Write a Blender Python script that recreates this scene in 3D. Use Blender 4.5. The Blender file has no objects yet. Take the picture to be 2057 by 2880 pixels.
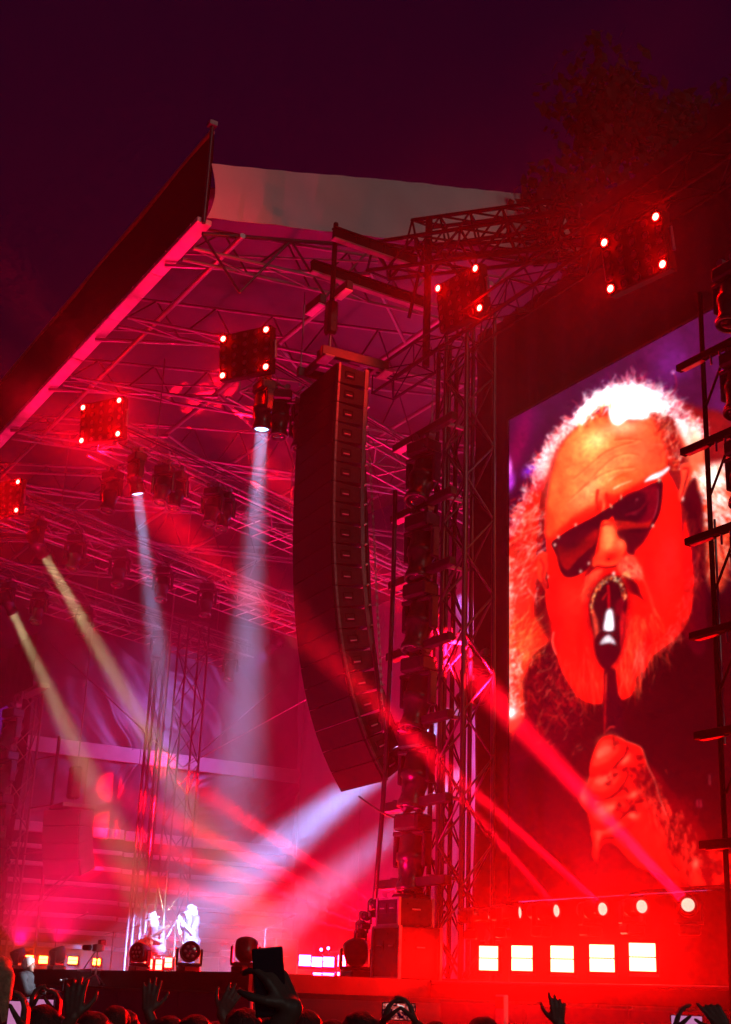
import bpy, bmesh, math, random
import numpy as np
from mathutils import Vector, Matrix, Quaternion
random.seed(7); np.random.seed(7)
sc = bpy.context.scene
C = sc.collection
R = math.radians

# ---------------------------------------------------------------- camera
# The world is laid out on the stage: x runs along the stage front (to the right), y goes upstage, z is up,
# the origin lies on the ground below the near front corner of the stage roof.
CAM = Vector((17.61, -7.13, 1.90))
PITCH, ROLL, HEAD = R(19.9), R(2.2), R(30.48)
FPX, PW, PH = 3755.0, 2057.0, 2880.0
hx = Vector((-math.cos(HEAD), math.sin(HEAD), 0))          # horizontal heading of the lens
rt0 = Vector((math.sin(HEAD), math.cos(HEAD), 0))
fwd = hx * math.cos(PITCH) + Vector((0, 0, math.sin(PITCH)))
up0 = rt0.cross(fwd)
rgt = rt0 * math.cos(ROLL) + up0 * math.sin(ROLL)
upv = up0 * math.cos(ROLL) - rt0 * math.sin(ROLL)
cam_data = bpy.data.cameras.new('camera'); cam = bpy.data.objects.new('camera', cam_data); C.objects.link(cam)
cam.matrix_world = Matrix(((rgt.x, upv.x, -fwd.x, CAM.x), (rgt.y, upv.y, -fwd.y, CAM.y), (rgt.z, upv.z, -fwd.z, CAM.z), (0, 0, 0, 1)))
cam_data.sensor_fit = 'HORIZONTAL'
cam_data.angle = 2 * math.atan(PW / 2 / FPX)
cam_data.clip_start = 0.05; cam_data.clip_end = 2000
sc.camera = cam

def ray(px, py):
    return (fwd + rgt * ((px - PW / 2) / FPX) - upv * ((py - PH / 2) / FPX)).normalized()
def at_y(px, py, y):
    d = ray(px, py); return CAM + d * ((y - CAM.y) / d.y)
def at_x(px, py, x):
    d = ray(px, py); return CAM + d * ((x - CAM.x) / d.x)
def at_z(px, py, z):
    d = ray(px, py); return CAM + d * ((z - CAM.z) / d.z)
def at_d(px, py, D):
    d = ray(px, py); return CAM + d * (D / math.hypot(d.x, d.y))
def V(s, t, z): return Vector((-s, t, z))

# ---------------------------------------------------------------- night sky, last dusk light, exposure
world = bpy.data.worlds.new('World'); sc.world = world; world.use_nodes = True
wn = world.node_tree.nodes; wl = world.node_tree.links; wn.clear()
sky = wn.new('ShaderNodeTexSky'); sky.sky_type = 'NISHITA'; sky.sun_disc = False
sky.sun_elevation = R(-3.5); sky.sun_rotation = R(120); sky.air_density = 1.5; sky.dust_density = 3.0; sky.ozone_density = 3.0
tint = wn.new('ShaderNodeMix'); tint.data_type = 'RGBA'; tint.blend_type = 'MULTIPLY'; tint.inputs[0].default_value = 1.0
tint.inputs[7].default_value = (0.30, 0.14, 2.2, 1)
bg = wn.new('ShaderNodeBackground'); bg.inputs[1].default_value = 0.15
wo = wn.new('ShaderNodeOutputWorld')
wl.new(sky.outputs[0], tint.inputs[6]); wl.new(tint.outputs[2], bg.inputs[0]); wl.new(bg.outputs[0], wo.inputs[0])

sun_l = bpy.data.lights.new('dusk_sun', 'SUN'); sun_l.energy = 0.16; sun_l.angle = R(12); sun_l.color = (0.95, 1.0, 0.86)
sun = bpy.data.objects.new('dusk_sun', sun_l); C.objects.link(sun)
sun.rotation_mode = 'QUATERNION'
sun.rotation_quaternion = Vector((-0.88, -0.10, -0.40)).to_track_quat('-Z', 'Y')

sc.view_settings.view_transform = 'Standard'; sc.view_settings.look = 'None'
sc.view_settings.exposure = 0.0; sc.view_settings.gamma = 1.0; sc.view_settings.use_curve_mapping = False
cy = sc.cycles
cy.use_denoising = True
try: cy.denoiser = 'OPENIMAGEDENOISE'
except Exception: pass
cy.max_bounces = 4; cy.diffuse_bounces = 1; cy.glossy_bounces = 2; cy.transmission_bounces = 2; cy.volume_bounces = 0
cy.transparent_max_bounces = 6
cy.sample_clamp_indirect = 2.0; cy.sample_clamp_direct = 0.0
cy.caustics_reflective = False; cy.caustics_refractive = False
cy.use_light_tree = True
cy.use_adaptive_sampling = True; cy.adaptive_threshold = 0.03; cy.adaptive_min_samples = 24

# ---------------------------------------------------------------- materials
MATS = {}
def mat(name, col, rough=0.6, metal=0.0, var=0.25, scale=6.0, bump=0.0, spec=0.5, emit=None, estr=0.0, sheen=0.0):
    if name in MATS: return MATS[name]
    m = bpy.data.materials.new(name); m.use_nodes = True; n = m.node_tree.nodes; l = m.node_tree.links
    b = n['Principled BSDF']
    b.inputs['Roughness'].default_value = rough; b.inputs['Metallic'].default_value = metal
    b.inputs['Specular IOR Level'].default_value = spec
    tc = n.new('ShaderNodeTexCoord'); nz = n.new('ShaderNodeTexNoise'); nz.inputs['Scale'].default_value = scale; nz.inputs['Detail'].default_value = 5
    l.new(tc.outputs['Object'], nz.inputs['Vector'])
    cr = n.new('ShaderNodeValToRGB')
    lo = [max(0, c * (1 - var)) for c in col]; hi = [min(1, c * (1 + var)) for c in col]
    cr.color_ramp.elements[0].position = 0.3; cr.color_ramp.elements[1].position = 0.7
    cr.color_ramp.elements[0].color = (*lo, 1); cr.color_ramp.elements[1].color = (*hi, 1)
    l.new(nz.outputs['Fac'], cr.inputs['Fac']); l.new(cr.outputs['Color'], b.inputs['Base Color'])
    mr = n.new('ShaderNodeMapRange'); mr.inputs['To Min'].default_value = max(0.03, rough - 0.12); mr.inputs['To Max'].default_value = min(1, rough + 0.12)
    l.new(nz.outputs['Fac'], mr.inputs['Value']); l.new(mr.outputs['Result'], b.inputs['Roughness'])
    if bump:
        bp = n.new('ShaderNodeBump'); bp.inputs['Strength'].default_value = bump; bp.inputs['Distance'].default_value = 0.02
        nz2 = n.new('ShaderNodeTexNoise'); nz2.inputs['Scale'].default_value = scale * 4; nz2.inputs['Detail'].default_value = 4
        l.new(tc.outputs['Object'], nz2.inputs['Vector']); l.new(nz2.outputs['Fac'], bp.inputs['Height']); l.new(bp.outputs['Normal'], b.inputs['Normal'])
    if emit:
        b.inputs['Emission Color'].default_value = (*emit, 1); b.inputs['Emission Strength'].default_value = estr
    MATS[name] = m; return m
def glow(name, col, strength, sample='AUTO'):
    if name in MATS: return MATS[name]
    m = bpy.data.materials.new(name); m.use_nodes = True; n = m.node_tree.nodes; n.clear()
    e = n.new('ShaderNodeEmission'); e.inputs[0].default_value = (*col, 1); e.inputs[1].default_value = strength
    o = n.new('ShaderNodeOutputMaterial'); m.node_tree.links.new(e.outputs[0], o.inputs[0])
    try: m.cycles.emission_sampling = sample
    except Exception: pass
    MATS[name] = m; return m
M_black = mat('black_powder_coat', (0.018, 0.018, 0.019), 0.45, 0, 0.3, 14)
M_gear = mat('black_plastic', (0.022, 0.021, 0.022), 0.32, 0, 0.3, 20)
M_alu = mat('brushed_aluminium', (0.40, 0.40, 0.41), 0.40, 0.8, 0.2, 18)
M_steel = mat('galvanised_steel', (0.24, 0.24, 0.25), 0.45, 0.5, 0.3, 9)
M_dark_alu = mat('black_aluminium', (0.07, 0.07, 0.075), 0.34, 0.6, 0.3, 12)
M_cloth = mat('black_stage_cloth', (0.014, 0.013, 0.014), 0.85, 0, 0.35, 2.5, 0.3)
M_white = mat('white_paint', (0.75, 0.73, 0.72), 0.45, 0, 0.12, 5)
M_lens = mat('dark_lens_glass', (0.03, 0.03, 0.035), 0.06, 0, 0.1, 4, 0, 1.0)
M_chain = mat('chain_steel', (0.25, 0.25, 0.25), 0.4, 0.8, 0.3, 20)
M_grille = mat('black_steel_grille', (0.009, 0.008, 0.009), 0.9, 0.0, 0.3, 60, 0.4, 0.15)
M_matte = mat('matte_black_paint', (0.012, 0.011, 0.012), 0.85, 0, 0.3, 9, 0, 0.15)
M_red_oxide = mat('grey_primer', (0.26, 0.24, 0.24), 0.6, 0, 0.2, 8)

# ---------------------------------------------------------------- mesh helpers
def link(o, parent=None):
    C.objects.link(o)
    if parent is not None: o.parent = parent
    return o
def tag(o, label=None, cat=None, group=None, kind=None):
    if label: o['label'] = label
    if cat: o['category'] = cat
    if group: o['group'] = group
    if kind: o['kind'] = kind
    return o
def empty(name, loc=(0, 0, 0), label=None, cat=None, group=None, rotz=0):
    o = bpy.data.objects.new(name, None); o.empty_display_size = 0.2; C.objects.link(o); o.location = loc; o.rotation_euler = (0, 0, rotz)
    return tag(o, label, cat, group)
class MB:
    def __init__(s): s.v = []; s.f = []
    def add(s, vs, fs):
        k = len(s.v); s.v += [tuple(v) for v in vs]; s.f += [tuple(i + k for i in f) for f in fs]; return s
    def box(s, c, d, rot=None):
        c = Vector(c); hx_, hy_, hz_ = d[0] / 2, d[1] / 2, d[2] / 2
        vs = [Vector((x, y, z)) for z in (-hz_, hz_) for y in (-hy_, hy_) for x in (-hx_, hx_)]
        if rot is not None: vs = [rot @ v for v in vs]
        return s.add([v + c for v in vs], [(0, 2, 3, 1), (4, 5, 7, 6), (0, 1, 5, 4), (2, 6, 7, 3), (0, 4, 6, 2), (1, 3, 7, 5)])
    def cbox(s, c, d, ch=0.01, rot=None):                # box with chamfered edges
        c = Vector(c); h = Vector(d) / 2; ch = min(ch, min(h) * 0.9); bm = bmesh.new(); bmesh.ops.create_cube(bm, size=1)
        for v in bm.verts: v.co = Vector((v.co.x * d[0], v.co.y * d[1], v.co.z * d[2]))
        bmesh.ops.bevel(bm, geom=bm.edges[:], offset=ch, segments=1, affect='EDGES', clamp_overlap=True)
        bm.verts.index_update()
        vs = [(rot @ v.co if rot is not None else v.co.copy()) + c for v in bm.verts]; fs = [[v.index for v in f.verts] for f in bm.faces]; bm.free()
        return s.add(vs, fs)
    def tube(s, p, q, r, r2=None, n=8, cap=True):
        p = Vector(p); q = Vector(q); r2 = r if r2 is None else r2
        z = (q - p).normalized(); x = z.orthogonal().normalized(); y = z.cross(x)
        vs = []
        for c, rr in ((p, r), (q, r2)):
            for i in range(n):
                a = 2 * math.pi * i / n; vs.append(c + x * math.cos(a) * rr + y * math.sin(a) * rr)
        fs = [(i, (i + 1) % n, n + (i + 1) % n, n + i) for i in range(n)]
        if cap: fs += [tuple(range(n - 1, -1, -1)), tuple(range(n, 2 * n))]
        return s.add(vs, fs)
    def path(s, pts, r, n=6):
        pts = [Vector(p) for p in pts]; vs = []; prev = None
        for i, p in enumerate(pts):
            d = (pts[min(i + 1, len(pts) - 1)] - pts[max(i - 1, 0)]).normalized()
            x = d.orthogonal().normalized() if prev is None else (prev - d * prev.dot(d)).normalized()
            prev = x; y = d.cross(x); rr = r[i] if isinstance(r, (list, tuple)) else r
            for k in range(n):
                a = 2 * math.pi * k / n; vs.append(p + x * math.cos(a) * rr + y * math.sin(a) * rr)
        fs = [(i * n + k, i * n + (k + 1) % n, (i + 1) * n + (k + 1) % n, (i + 1) * n + k) for i in range(len(pts) - 1) for k in range(n)]
        fs += [tuple(range(n - 1, -1, -1)), tuple(range((len(pts) - 1) * n, len(pts) * n))]
        return s.add(vs, fs)
    def lathe(s, prof, n=16, M=None):                    # profile of (radius, z)
        vs = [Vector((r * math.cos(2 * math.pi * k / n), r * math.sin(2 * math.pi * k / n), z)) for r, z in prof for k in range(n)]
        if M is not None: vs = [M @ v for v in vs]
        m = len(prof)
        fs = [(i * n + k, i * n + (k + 1) % n, (i + 1) * n + (k + 1) % n, (i + 1) * n + k) for i in range(m - 1) for k in range(n)]
        fs += [tuple(range(n - 1, -1, -1)), tuple(range((m - 1) * n, m * n))]
        return s.add(vs, fs)
    def ball(s, c, r, M=None, nu=12, nv=8):
        r = (r, r, r) if isinstance(r, (int, float)) else r
        vs = [Vector((0, 0, -1))] + [Vector((math.cos(2 * math.pi * k / nu) * math.cos(a), math.sin(2 * math.pi * k / nu) * math.cos(a), math.sin(a)))
              for a in [(-0.5 + (j + 1) / nv) * math.pi for j in range(nv - 1)] for k in range(nu)] + [Vector((0, 0, 1))]
        vs = [Vector((v.x * r[0], v.y * r[1], v.z * r[2])) for v in vs]
        if M is not None: vs = [M @ v for v in vs]
        fs = [(0, 1 + (k + 1) % nu, 1 + k) for k in range(nu)]
        for j in range(nv - 2):
            for k in range(nu):
                o = 1 + j * nu; fs.append((o + k, o + (k + 1) % nu, o + nu + (k + 1) % nu, o + nu + k))
        o = 1 + (nv - 2) * nu; t = len(vs) - 1
        fs += [(o + k, o + (k + 1) % nu, t) for k in range(nu)]
        return s.add([v + Vector(c) for v in vs], fs)
    def mesh(s, name, m=None, smooth=False):
        me = bpy.data.meshes.new(name); me.from_pydata([tuple(v) for v in s.v], [], s.f); me.update()
        if m is not None: me.materials.append(m)
        if smooth:
            me.polygons.foreach_set('use_smooth', [True] * len(me.polygons))
        return me
    def build(s, name, m, parent=None, smooth=False):
        o = bpy.data.objects.new(name, s.mesh(name, m, smooth)); return link(o, parent)
def inst(name, me, parent=None, M=None):
    o = bpy.data.objects.new(name, me); link(o, parent)
    if M is not None: o.matrix_local = M
    return o
UT = {}
def unit_tube(m, n=7):
    if (m.name, n) not in UT:
        UT[(m.name, n)] = MB().tube((0, 0, 0), (0, 0, 1), 1, n=n).mesh('tube', m, False)
        me = UT[(m.name, n)]
        me.polygons.foreach_set('use_smooth', [len(p.vertices) == 4 for p in me.polygons])
    return UT[(m.name, n)]
def bar(name, p, q, r, m, parent=None, n=7):             # one tube, its own object, shared mesh
    p = Vector(p); q = Vector(q); d = q - p; L = d.length
    o = bpy.data.objects.new(name, unit_tube(m, n)); link(o, parent)
    o.matrix_local = Matrix.Translation(p) @ d.to_track_quat('Z', 'Y').to_matrix().to_4x4() @ Matrix.Diagonal((r, r, L, 1))
    return o
def look(d, up='Z'):                                     # rotation that turns local +z along d
    return Vector(d).to_track_quat('Z', 'Y').to_matrix().to_4x4()
def box_truss(root, p, q, w, h, bay, m, rc=0.025, rb=0.014, up=Vector((0, 0, 1)), faces=(0, 1, 2, 3)):
    """four chords and zigzag braces from p to q, each tube an object under root"""
    p = Vector(p); q = Vector(q); d = (q - p).normalized(); L = (q - p).length
    x = d.cross(up).normalized(); y = x.cross(d).normalized()
    offs = [x * (w / 2) * i + y * (h / 2) * j for i, j in ((-1, -1), (1, -1), (1, 1), (-1, 1))]
    for o in offs: bar('chord', p + o, q + o, rc, m, root)
    k = max(1, round(L / bay)); st = L / k
    for fc in faces:
        A, B = offs[fc], offs[(fc + 1) % 4]
        for i in range(k):
            a = p + d * (st * i) + (A if (i + fc) % 2 == 0 else B); b = p + d * (st * (i + 1)) + (B if (i + fc) % 2 == 0 else A)
            bar('brace', a, b, rb, m, root, 5)
            if i == 0: bar('brace', p + A, p + B, rb, m, root, 5)
            if i == k - 1: bar('brace', q + A, q + B, rb, m, root, 5)
def area_beam(root, loc, direction, size, spread, power, color, name='beam_lamp'):
    l = bpy.data.lights.new(name, 'AREA'); l.shape = 'DISK'; l.size = size; l.spread = spread; l.energy = power; l.color = color
    o = bpy.data.objects.new(name, l); C.objects.link(o)
    o.rotation_mode = 'QUATERNION'; o.rotation_quaternion = Vector(direction).to_track_quat('-Z', 'Y'); o.location = loc
    if root is not None:                                  # roots of lamps are never turned or scaled
        o.parent = root; o.location = Vector(loc) - Vector(root.location)
    return o
# ================================================================ setting
g = MB(); N = 24
for j in range(N + 1):
    for i in range(N + 1): g.v.append(((i / N - 0.5) * 900, (j / N - 0.5) * 900, 0.0))
for j in range(N):
    for i in range(N): k = j * (N + 1) + i; g.f.append((k, k + 1, k + N + 2, k + N + 1))
tag(g.build('ground', mat('trampled_asphalt', (0.05, 0.048, 0.047), 0.9, 0, 0.35, 0.6, 0.3)), kind='structure')

# ---- stage: deck, boarded front, edge trim
DZ = 2.10
stage = empty('stage', (0, 0, 0), 'wide dark stage deck with a plain boarded front under the two musicians', 'stage')
MB().box((-10.3, 7.0, DZ - 0.1), (27.4, 14.0, 0.2)).build('deck', mat('black_stage_floor', (0.03, 0.028, 0.03), 0.4, 0, 0.3, 1.5), stage)
M_skirt = mat('dark_grey_board', (0.20, 0.16, 0.25), 0.7, 0, 0.25, 1.2, 0.15)
pan = MB().cbox((0, 0, 0), (1.985, 0.05, DZ - 0.235), 0.012).mesh('front_panel', M_skirt)
for i in range(14): inst('front_panel', pan, stage, Matrix.Translation((2.36 - 2.0 * i, 0.03, (DZ - 0.235) / 2)))
MB().box((-10.3, -0.012, DZ - 0.12), (27.4, 0.07, 0.2)).build('edge_trim', M_black, stage)
MB().box((6.7, 3.3, DZ - 0.1), (6.6, 1.8, 0.2)).build('wing_deck', MATS['black_stage_floor'], stage)
for i in range(4): inst('front_panel', pan, stage, Matrix.Translation((4.4 + 1.66 * i, 2.45, (DZ - 0.235) / 2)) @ Matrix.Diagonal((0.835, 1, 1, 1)))
bar('edge_rail', (3.45, 2.39, DZ - 0.02), (10.0, 2.39, DZ - 0.02), 0.02, M_steel, stage)

# ================================================================ stage roof
roof = empty('stage_roof', (0, 0, 13), 'stage roof with a deep dark front fascia, red lit edge beam and open lattice trusses', 'roof')
ro = Vector((0, 0, 13))
def rbar(name, p, q, r, m): return bar(name, Vector(p) - ro, Vector(q) - ro, r, m, roof)
M_fasc = mat('dark_fascia_cloth', (0.03, 0.018, 0.02), 0.8, 0, 0.3, 1.0, 0.2)
# fascia, a slightly sagging stretched cloth with real thickness
f = MB(); nx, nz = 60, 6
for side in (0, 1):
    for j in range(nz + 1):
        for i in range(nx + 1):
            u, w = i / nx, j / nz
            x = -26.0 * u; z = 13.72 + (15.30 - 13.72) * w
            yy = -0.02 + 0.05 * side + 0.025 * math.sin(u * 130) * (1 - w) + 0.02 * math.sin(u * 41 + w * 3)
            f.v.append((x - ro.x, yy, z - ro.z))
K = (nx + 1) * (nz + 1)
for j in range(nz):
    for i in range(nx):
        k = j * (nx + 1) + i; f.f.append((k, k + nx + 1, k + nx + 2, k + 1)); f.f.append((K + k, K + k + 1, K + k + nx + 2, K + k + nx + 1))
f.build('fascia', M_fasc, roof, True)
rbar('top_rail', (0.02, -0.02, 15.31), (-26, -0.02, 15.31), 0.05, mat('pale_rail', (0.45, 0.38, 0.36), 0.5, 0, 0.2, 3))
rbar('corner_post', (0.03, -0.03, 13.55), (0.03, -0.03, 15.40), 0.035, M_dark_alu)
MB().box((0.03, -0.03, 15.45 - 13), (0.14, 0.14, 0.08)).build('post_cap', M_steel, roof)
fl = MB()
for i in range(13):
    fl = MB().cbox((-1.0 - 2.0 * i, 0.0, 13.62 - 13), (1.985, 0.26, 0.11), 0.015); fl.build('edge_beam', M_white, roof)
for i in range(52):
    MB().tube((-0.25 - 0.5 * i, -0.135, 13.63 - 13), (-0.25 - 0.5 * i, -0.155, 13.63 - 13), 0.02, n=6).build('bolt', M_steel, roof)
# purlins along the front
for t, z, r in ((0.6, 13.45, 0.05), (3.0, 13.6, 0.05), (5.6, 14.2, 0.05), (8.5, 14.9, 0.05), (11.5, 15.5, 0.05)):
    rbar('purlin', (0.2, t, z), (-25, t, z), r, M_alu)
# diagonal wind braces behind the front beam
for s0 in (1.5, 4.85, 7.6, 10.2, 13.2, 16.2, 19.2):
    rbar('diagonal_brace', (-s0, -0.05, 13.5), (-(s0 - 1.75), 3.0, 13.5), 0.04, M_alu)
    rbar('diagonal_brace', (-s0 + 0.25, -0.05, 13.62), (-(s0 - 2.0), 3.0, 13.62), 0.022, M_steel)
    rbar('diagonal_brace', (-(s0 - 1.75), 3.0, 13.55), (-s0 - 1.2, 5.6, 14.2), 0.035, M_alu)
# lattice rafters running upstage: two flat chords with zigzag lacing and a lifted top chord
for s0 in (0.15, 3.0, 6.0, 9.4, 12.8, 16.4, 20.0):
    p0, p1 = Vector((-s0, -0.1, 13.15)), Vector((-s0, 13.0, 14.4))
    q0, q1 = p0 + Vector((0.0, 0, 0.5)), p1 + Vector((0.0, 0, 1.6))
    w = Vector((0.42, 0, 0))
    rbar('chord', p0, p1, 0.034, M_steel); rbar('chord', p0 - w, p1 - w, 0.034, M_steel); rbar('chord', q0 - w / 2, q1 - w / 2, 0.034, M_steel)
    n = 11
    for i in range(n):
        a, b_ = i / n, (i + 1) / n
        A = p0.lerp(p1, a); B = p0.lerp(p1, b_); m_ = (a + b_) / 2; T = q0.lerp(q1, m_) - w / 2
        rbar('brace', A, p0.lerp(p1, b_) - w, 0.018, M_steel)
        rbar('brace', A, T, 0.018, M_dark_alu); rbar('brace', T, B - w, 0.018, M_dark_alu)
# roof skin above the trusses
sk = MB(); nx, ny = 40, 20
for j in range(ny + 1):
    for i in range(nx + 1):
        u, v = i / nx, j / ny
        sk.v.append((-0.3 - 25.4 * u, 0.05 + 14.2 * v, 1.45 + 2.6 * v - 0.12 * abs(math.sin(u * math.pi * 7)) + 0.05 * math.sin(v * 20 + u * 9)))
for j in range(ny):
    for i in range(nx): k = j * (nx + 1) + i; sk.f.append((k, k + nx + 1, k + nx + 2, k + 1))
so = sk.build('roof_skin', mat('grey_roof_membrane', (0.045, 0.04, 0.05), 0.5, 0, 0.25, 0.8, 0.3), roof, True)
sm = so.modifiers.new('thickness', 'SOLIDIFY'); sm.thickness = 0.03
# near side truss under the banner and knee braces
for i, (ta, tb) in enumerate(((0.0, 1.6), (1.6, 3.2), (3.2, 4.8), (4.8, 6.4), (6.4, 8.0))):
    za, zb = 13.4 + 0.27 * ta, 13.4 + 0.27 * tb
    rbar('side_chord', (-0.05, ta, za), (-0.05, tb, zb), 0.04, M_dark_alu)
    rbar('brace', (-0.05, ta, za), (-0.2, (ta + tb) / 2, za - 0.75), 0.022, M_dark_alu)
    rbar('brace', (-0.2, (ta + tb) / 2, za - 0.75), (-0.05, tb, zb), 0.022, M_dark_alu)

# ---- grey cloth banner along the near side of the roof
def banner_mat():
    m = mat('weathered_white_tarpaulin', (0.80, 0.78, 0.76), 0.75, 0, 0.10, 0.7, 0.25)
    return m
bn = MB(); nx, nz = 70, 14
for side in (0, 1):
    for j in range(nz + 1):
        for i in range(nx + 1):
            u, w = i / nx, j / nz
            t = 0.02 + 9.6 * u; zb = 13.66 + 0.270 * t - 0.10 * math.sin(u * math.pi) ; zt = 14.70 + 0.283 * t
            z = zb + (zt - zb) * w
            dx = 0.014 * math.sin(t * 5 + w * 4 + 2 * math.sin(w * 3 + t)) * (1 - w * 0.6) + 0.02 * math.sin(t * 1.4 + 3 * w) + 0.008 * math.sin(11 * t + 6 * w)
            if u < 0.05: t += 0.10 * math.sin(w * math.pi) * (1 - u / 0.05)
            bn.v.append((0.02 + dx + 0.012 * side, t, z))
K = (nx + 1) * (nz + 1)
for j in range(nz):
    for i in range(nx):
        k = j * (nx + 1) + i; bn.f.append((k, k + 1, k + nx + 2, k + nx + 1)); bn.f.append((K + k, K + k + nx + 1, K + k + nx + 2, K + k + 1))
tag(bn.build('banner', banner_mat(), None, True), 'long plain grey cloth banner stretched along the side of the stage roof', 'banner')

# ================================================================ screen structure on the right
wall = empty('screen_tower', (6, 4.2, 0), 'tall scaffold tower clad in black cloth holding the big screen', 'tower')
wo_ = Vector((6, 4.2, 0))
def cloth(x0, x1, y, z0, z1, name='cloth_panel', amp=0.03, parent=wall, org=wo_, m=M_cloth):
    c = MB(); nx = max(6, int((x1 - x0) * 8)); nz = 14
    for side in (0, 1):
        for j in range(nz + 1):
            for i in range(nx + 1):
                x = x0 + (x1 - x0) * i / nx; z = z0 + (z1 - z0) * j / nz
                c.v.append((x - org.x, y + 0.02 * side + amp * math.sin(x * 9 + math.sin(z)) + amp * 0.6 * math.sin(x * 23 + z * 0.7) - org.y, z - org.z))
    K = (nx + 1) * (nz + 1)
    for j in range(nz):
        for i in range(nx):
            k = j * (nx + 1) + i; c.f.append((k, k + 1, k + nx + 2, k + nx + 1)); c.f.append((K + k, K + k + nx + 1, K + k + nx + 2, K + k + 1))
    return c.build(name, m, parent, True)
cloth(1.82, 2.83, 4.14, 2.1, 12.0)
cloth(2.83, 9.6, 4.16, 10.16, 12.05)
cloth(2.83, 9.6, 4.16, 2.1, 3.14)
cloth(3.9, 6.6, 4.62, 11.4, 13.4); cloth(6.5, 10.4, 4.66, 11.4, 13.6)
for x in (1.9, 4.2, 6.6, 9.0):
    bar('standard', Vector((x, 4.85, 0.02)) - wo_, Vector((x, 4.85, 12.2 if x < 4 else 13.4)) - wo_, 0.03, M_steel, wall)
    bar('standard', Vector((x, 6.3, 0.02)) - wo_, Vector((x, 6.3, 12.2 if x < 4 else 13.4)) - wo_, 0.03, M_steel, wall)
for z in (2.0, 4.0, 6.0, 8.0, 10.0, 12.0):
    bar('ledger', Vector((1.9, 4.85, z)) - wo_, Vector((9.6, 4.85, z)) - wo_, 0.025, M_steel, wall)
    bar('ledger', Vector((1.9, 6.3, z)) - wo_, Vector((9.6, 6.3, z)) - wo_, 0.025, M_steel, wall)
    for x in (1.9, 4.2, 6.6, 9.0): bar('transom', Vector((x, 4.85, z)) - wo_, Vector((x, 6.3, z)) - wo_, 0.025, M_steel, wall)
# long header truss over the screen: two glinting chords
hd_ = empty('header_truss', (4, 3.0, 11.2), 'long thin truss running above the big screen past the red blinders', 'truss')
box_truss(hd_, Vector((-3.2, 0.0, 0.0)), Vector((6.4, 0.0, 0.0)), 0.40, 0.40, 0.6, M_matte, 0.022, 0.011)
hb = empty('outrigger_truss', (1.6, 3.0, 12.85), 'dark lattice truss crossing in front of the grey banner', 'truss')
box_truss(hb, Vector((-1.0, 0.0, 0.75)), Vector((3.5, 0.4, -0.9)), 0.45, 0.5, 0.6, M_matte, 0.035, 0.022)
hb2 = empty('outrigger_truss', (1.4, 3.6, 13.4), 'upper dark lattice truss silhouetted against the right end of the grey banner', 'truss')
box_truss(hb2, Vector((-0.9, 0.2, 0.95)), Vector((3.0, 0.2, -0.75)), 0.42, 0.55, 0.5, M_matte, 0.035, 0.02)
hb3 = empty('outrigger_post', (1.75, 3.2, 11.2), 'short upright black post where the dark trusses cross the banner', 'post')
bar('post', (0, 0, 0), (0, 0, 2.7), 0.06, M_matte, hb3); bar('knee', (0, 0, 2.3), (0.9, 0, 1.2), 0.03, M_matte, hb3); bar('knee', (0, 0, 2.5), (-0.7, 0.1, 1.2), 0.03, M_matte, hb3)

# ================================================================ far side wall, backdrop
fw = empty('side_wall', (-22.6, 8, DZ), 'far side wall of the stage hung with crumpled shiny sheeting over pale slats', 'wall')
fo = Vector((-22.6, 8, DZ))
def crumple(u, v, sd=0.0, th=0.8):
    """long diagonal pulls in a loosely stretched sheet: fast across the pull, slow along it"""
    c_, s_ = math.cos(th), math.sin(th); a = u * c_ * 1.5 - v * s_; b = u * s_ * 1.5 + v * c_
    w = 0.8 * math.sin(2.3 * b + 1.3 * a + sd) + 0.4 * math.sin(5.1 * b - 2 * a + sd * 2) + 0.2 * math.sin(11 * b + 5 * a)
    r = lambda x: 1 - abs(math.sin(x))
    env = 0.3 + 0.7 * (0.5 + 0.5 * math.sin(2.7 * b + 3.0 * a + sd)) * (0.5 + 0.5 * math.sin(4.1 * u - 2 * v + sd * 3))
    return env * (0.30 * r(6 * a + w) ** 3 + 0.16 * r(12.7 * a + 1.7 * w + 1) ** 3 + 0.07 * r(25 * a + 3 * w + 0.6 * b) ** 2) + 0.10 * math.sin(1.9 * u + 2.3 * v) + 0.02 * math.sin(37 * u + 17 * v + 3 * w)
M_sheet = mat('shiny_black_sheeting', (0.07, 0.06, 0.085), 0.42, 0, 0.3, 1.0, 0.1, 0.5)
def sheet(y0, y1, z0, z1, x, amp, name, th=0.8, sd=0.0):
    c = MB(); nx, nz = 80, 60
    for j in range(nz + 1):
        for i in range(nx + 1):
            u, v = i / nx, j / nz
            c.v.append((x + amp * crumple(u * (y1 - y0) / 5, v * (z1 - z0) / 4, sd, th) - fo.x, y0 + (y1 - y0) * u - fo.y, z0 + (z1 - z0) * v - fo.z))
    for j in range(nz):
        for i in range(nx): k = j * (nx + 1) + i; c.f.append((k, k + 1, k + nx + 2, k + nx + 1))
    o = c.build(name, M_sheet, fw, True); s_ = o.modifiers.new('thickness', 'SOLIDIFY'); s_.thickness = 0.01; return o
sheet(2.5, 6.9, 6.3, 8.62, -22.5, 0.6, 'sheeting', 0.95, 0.3); sheet(6.8, 10.6, 6.3, 8.62, -22.45, 0.6, 'sheeting', 0.8, 1.9); sheet(10.5, 14.6, 6.3, 8.62, -22.5, 0.9, 'sheeting', 1.25, 4.2)
sheet(2.5, 8.9, 8.9, 13.6, -22.5, 0.6, 'sheeting', 2.3, 0.8); sheet(8.8, 14.6, 8.9, 13.6, -22.45, 0.6, 'sheeting', 2.1, 2.7)
MB().box((-22.9 - fo.x, 8.5 - fo.y, 7.6 - fo.z), (0.1, 12.2, 11.0)).build('backing', M_cloth, fw)
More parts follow.
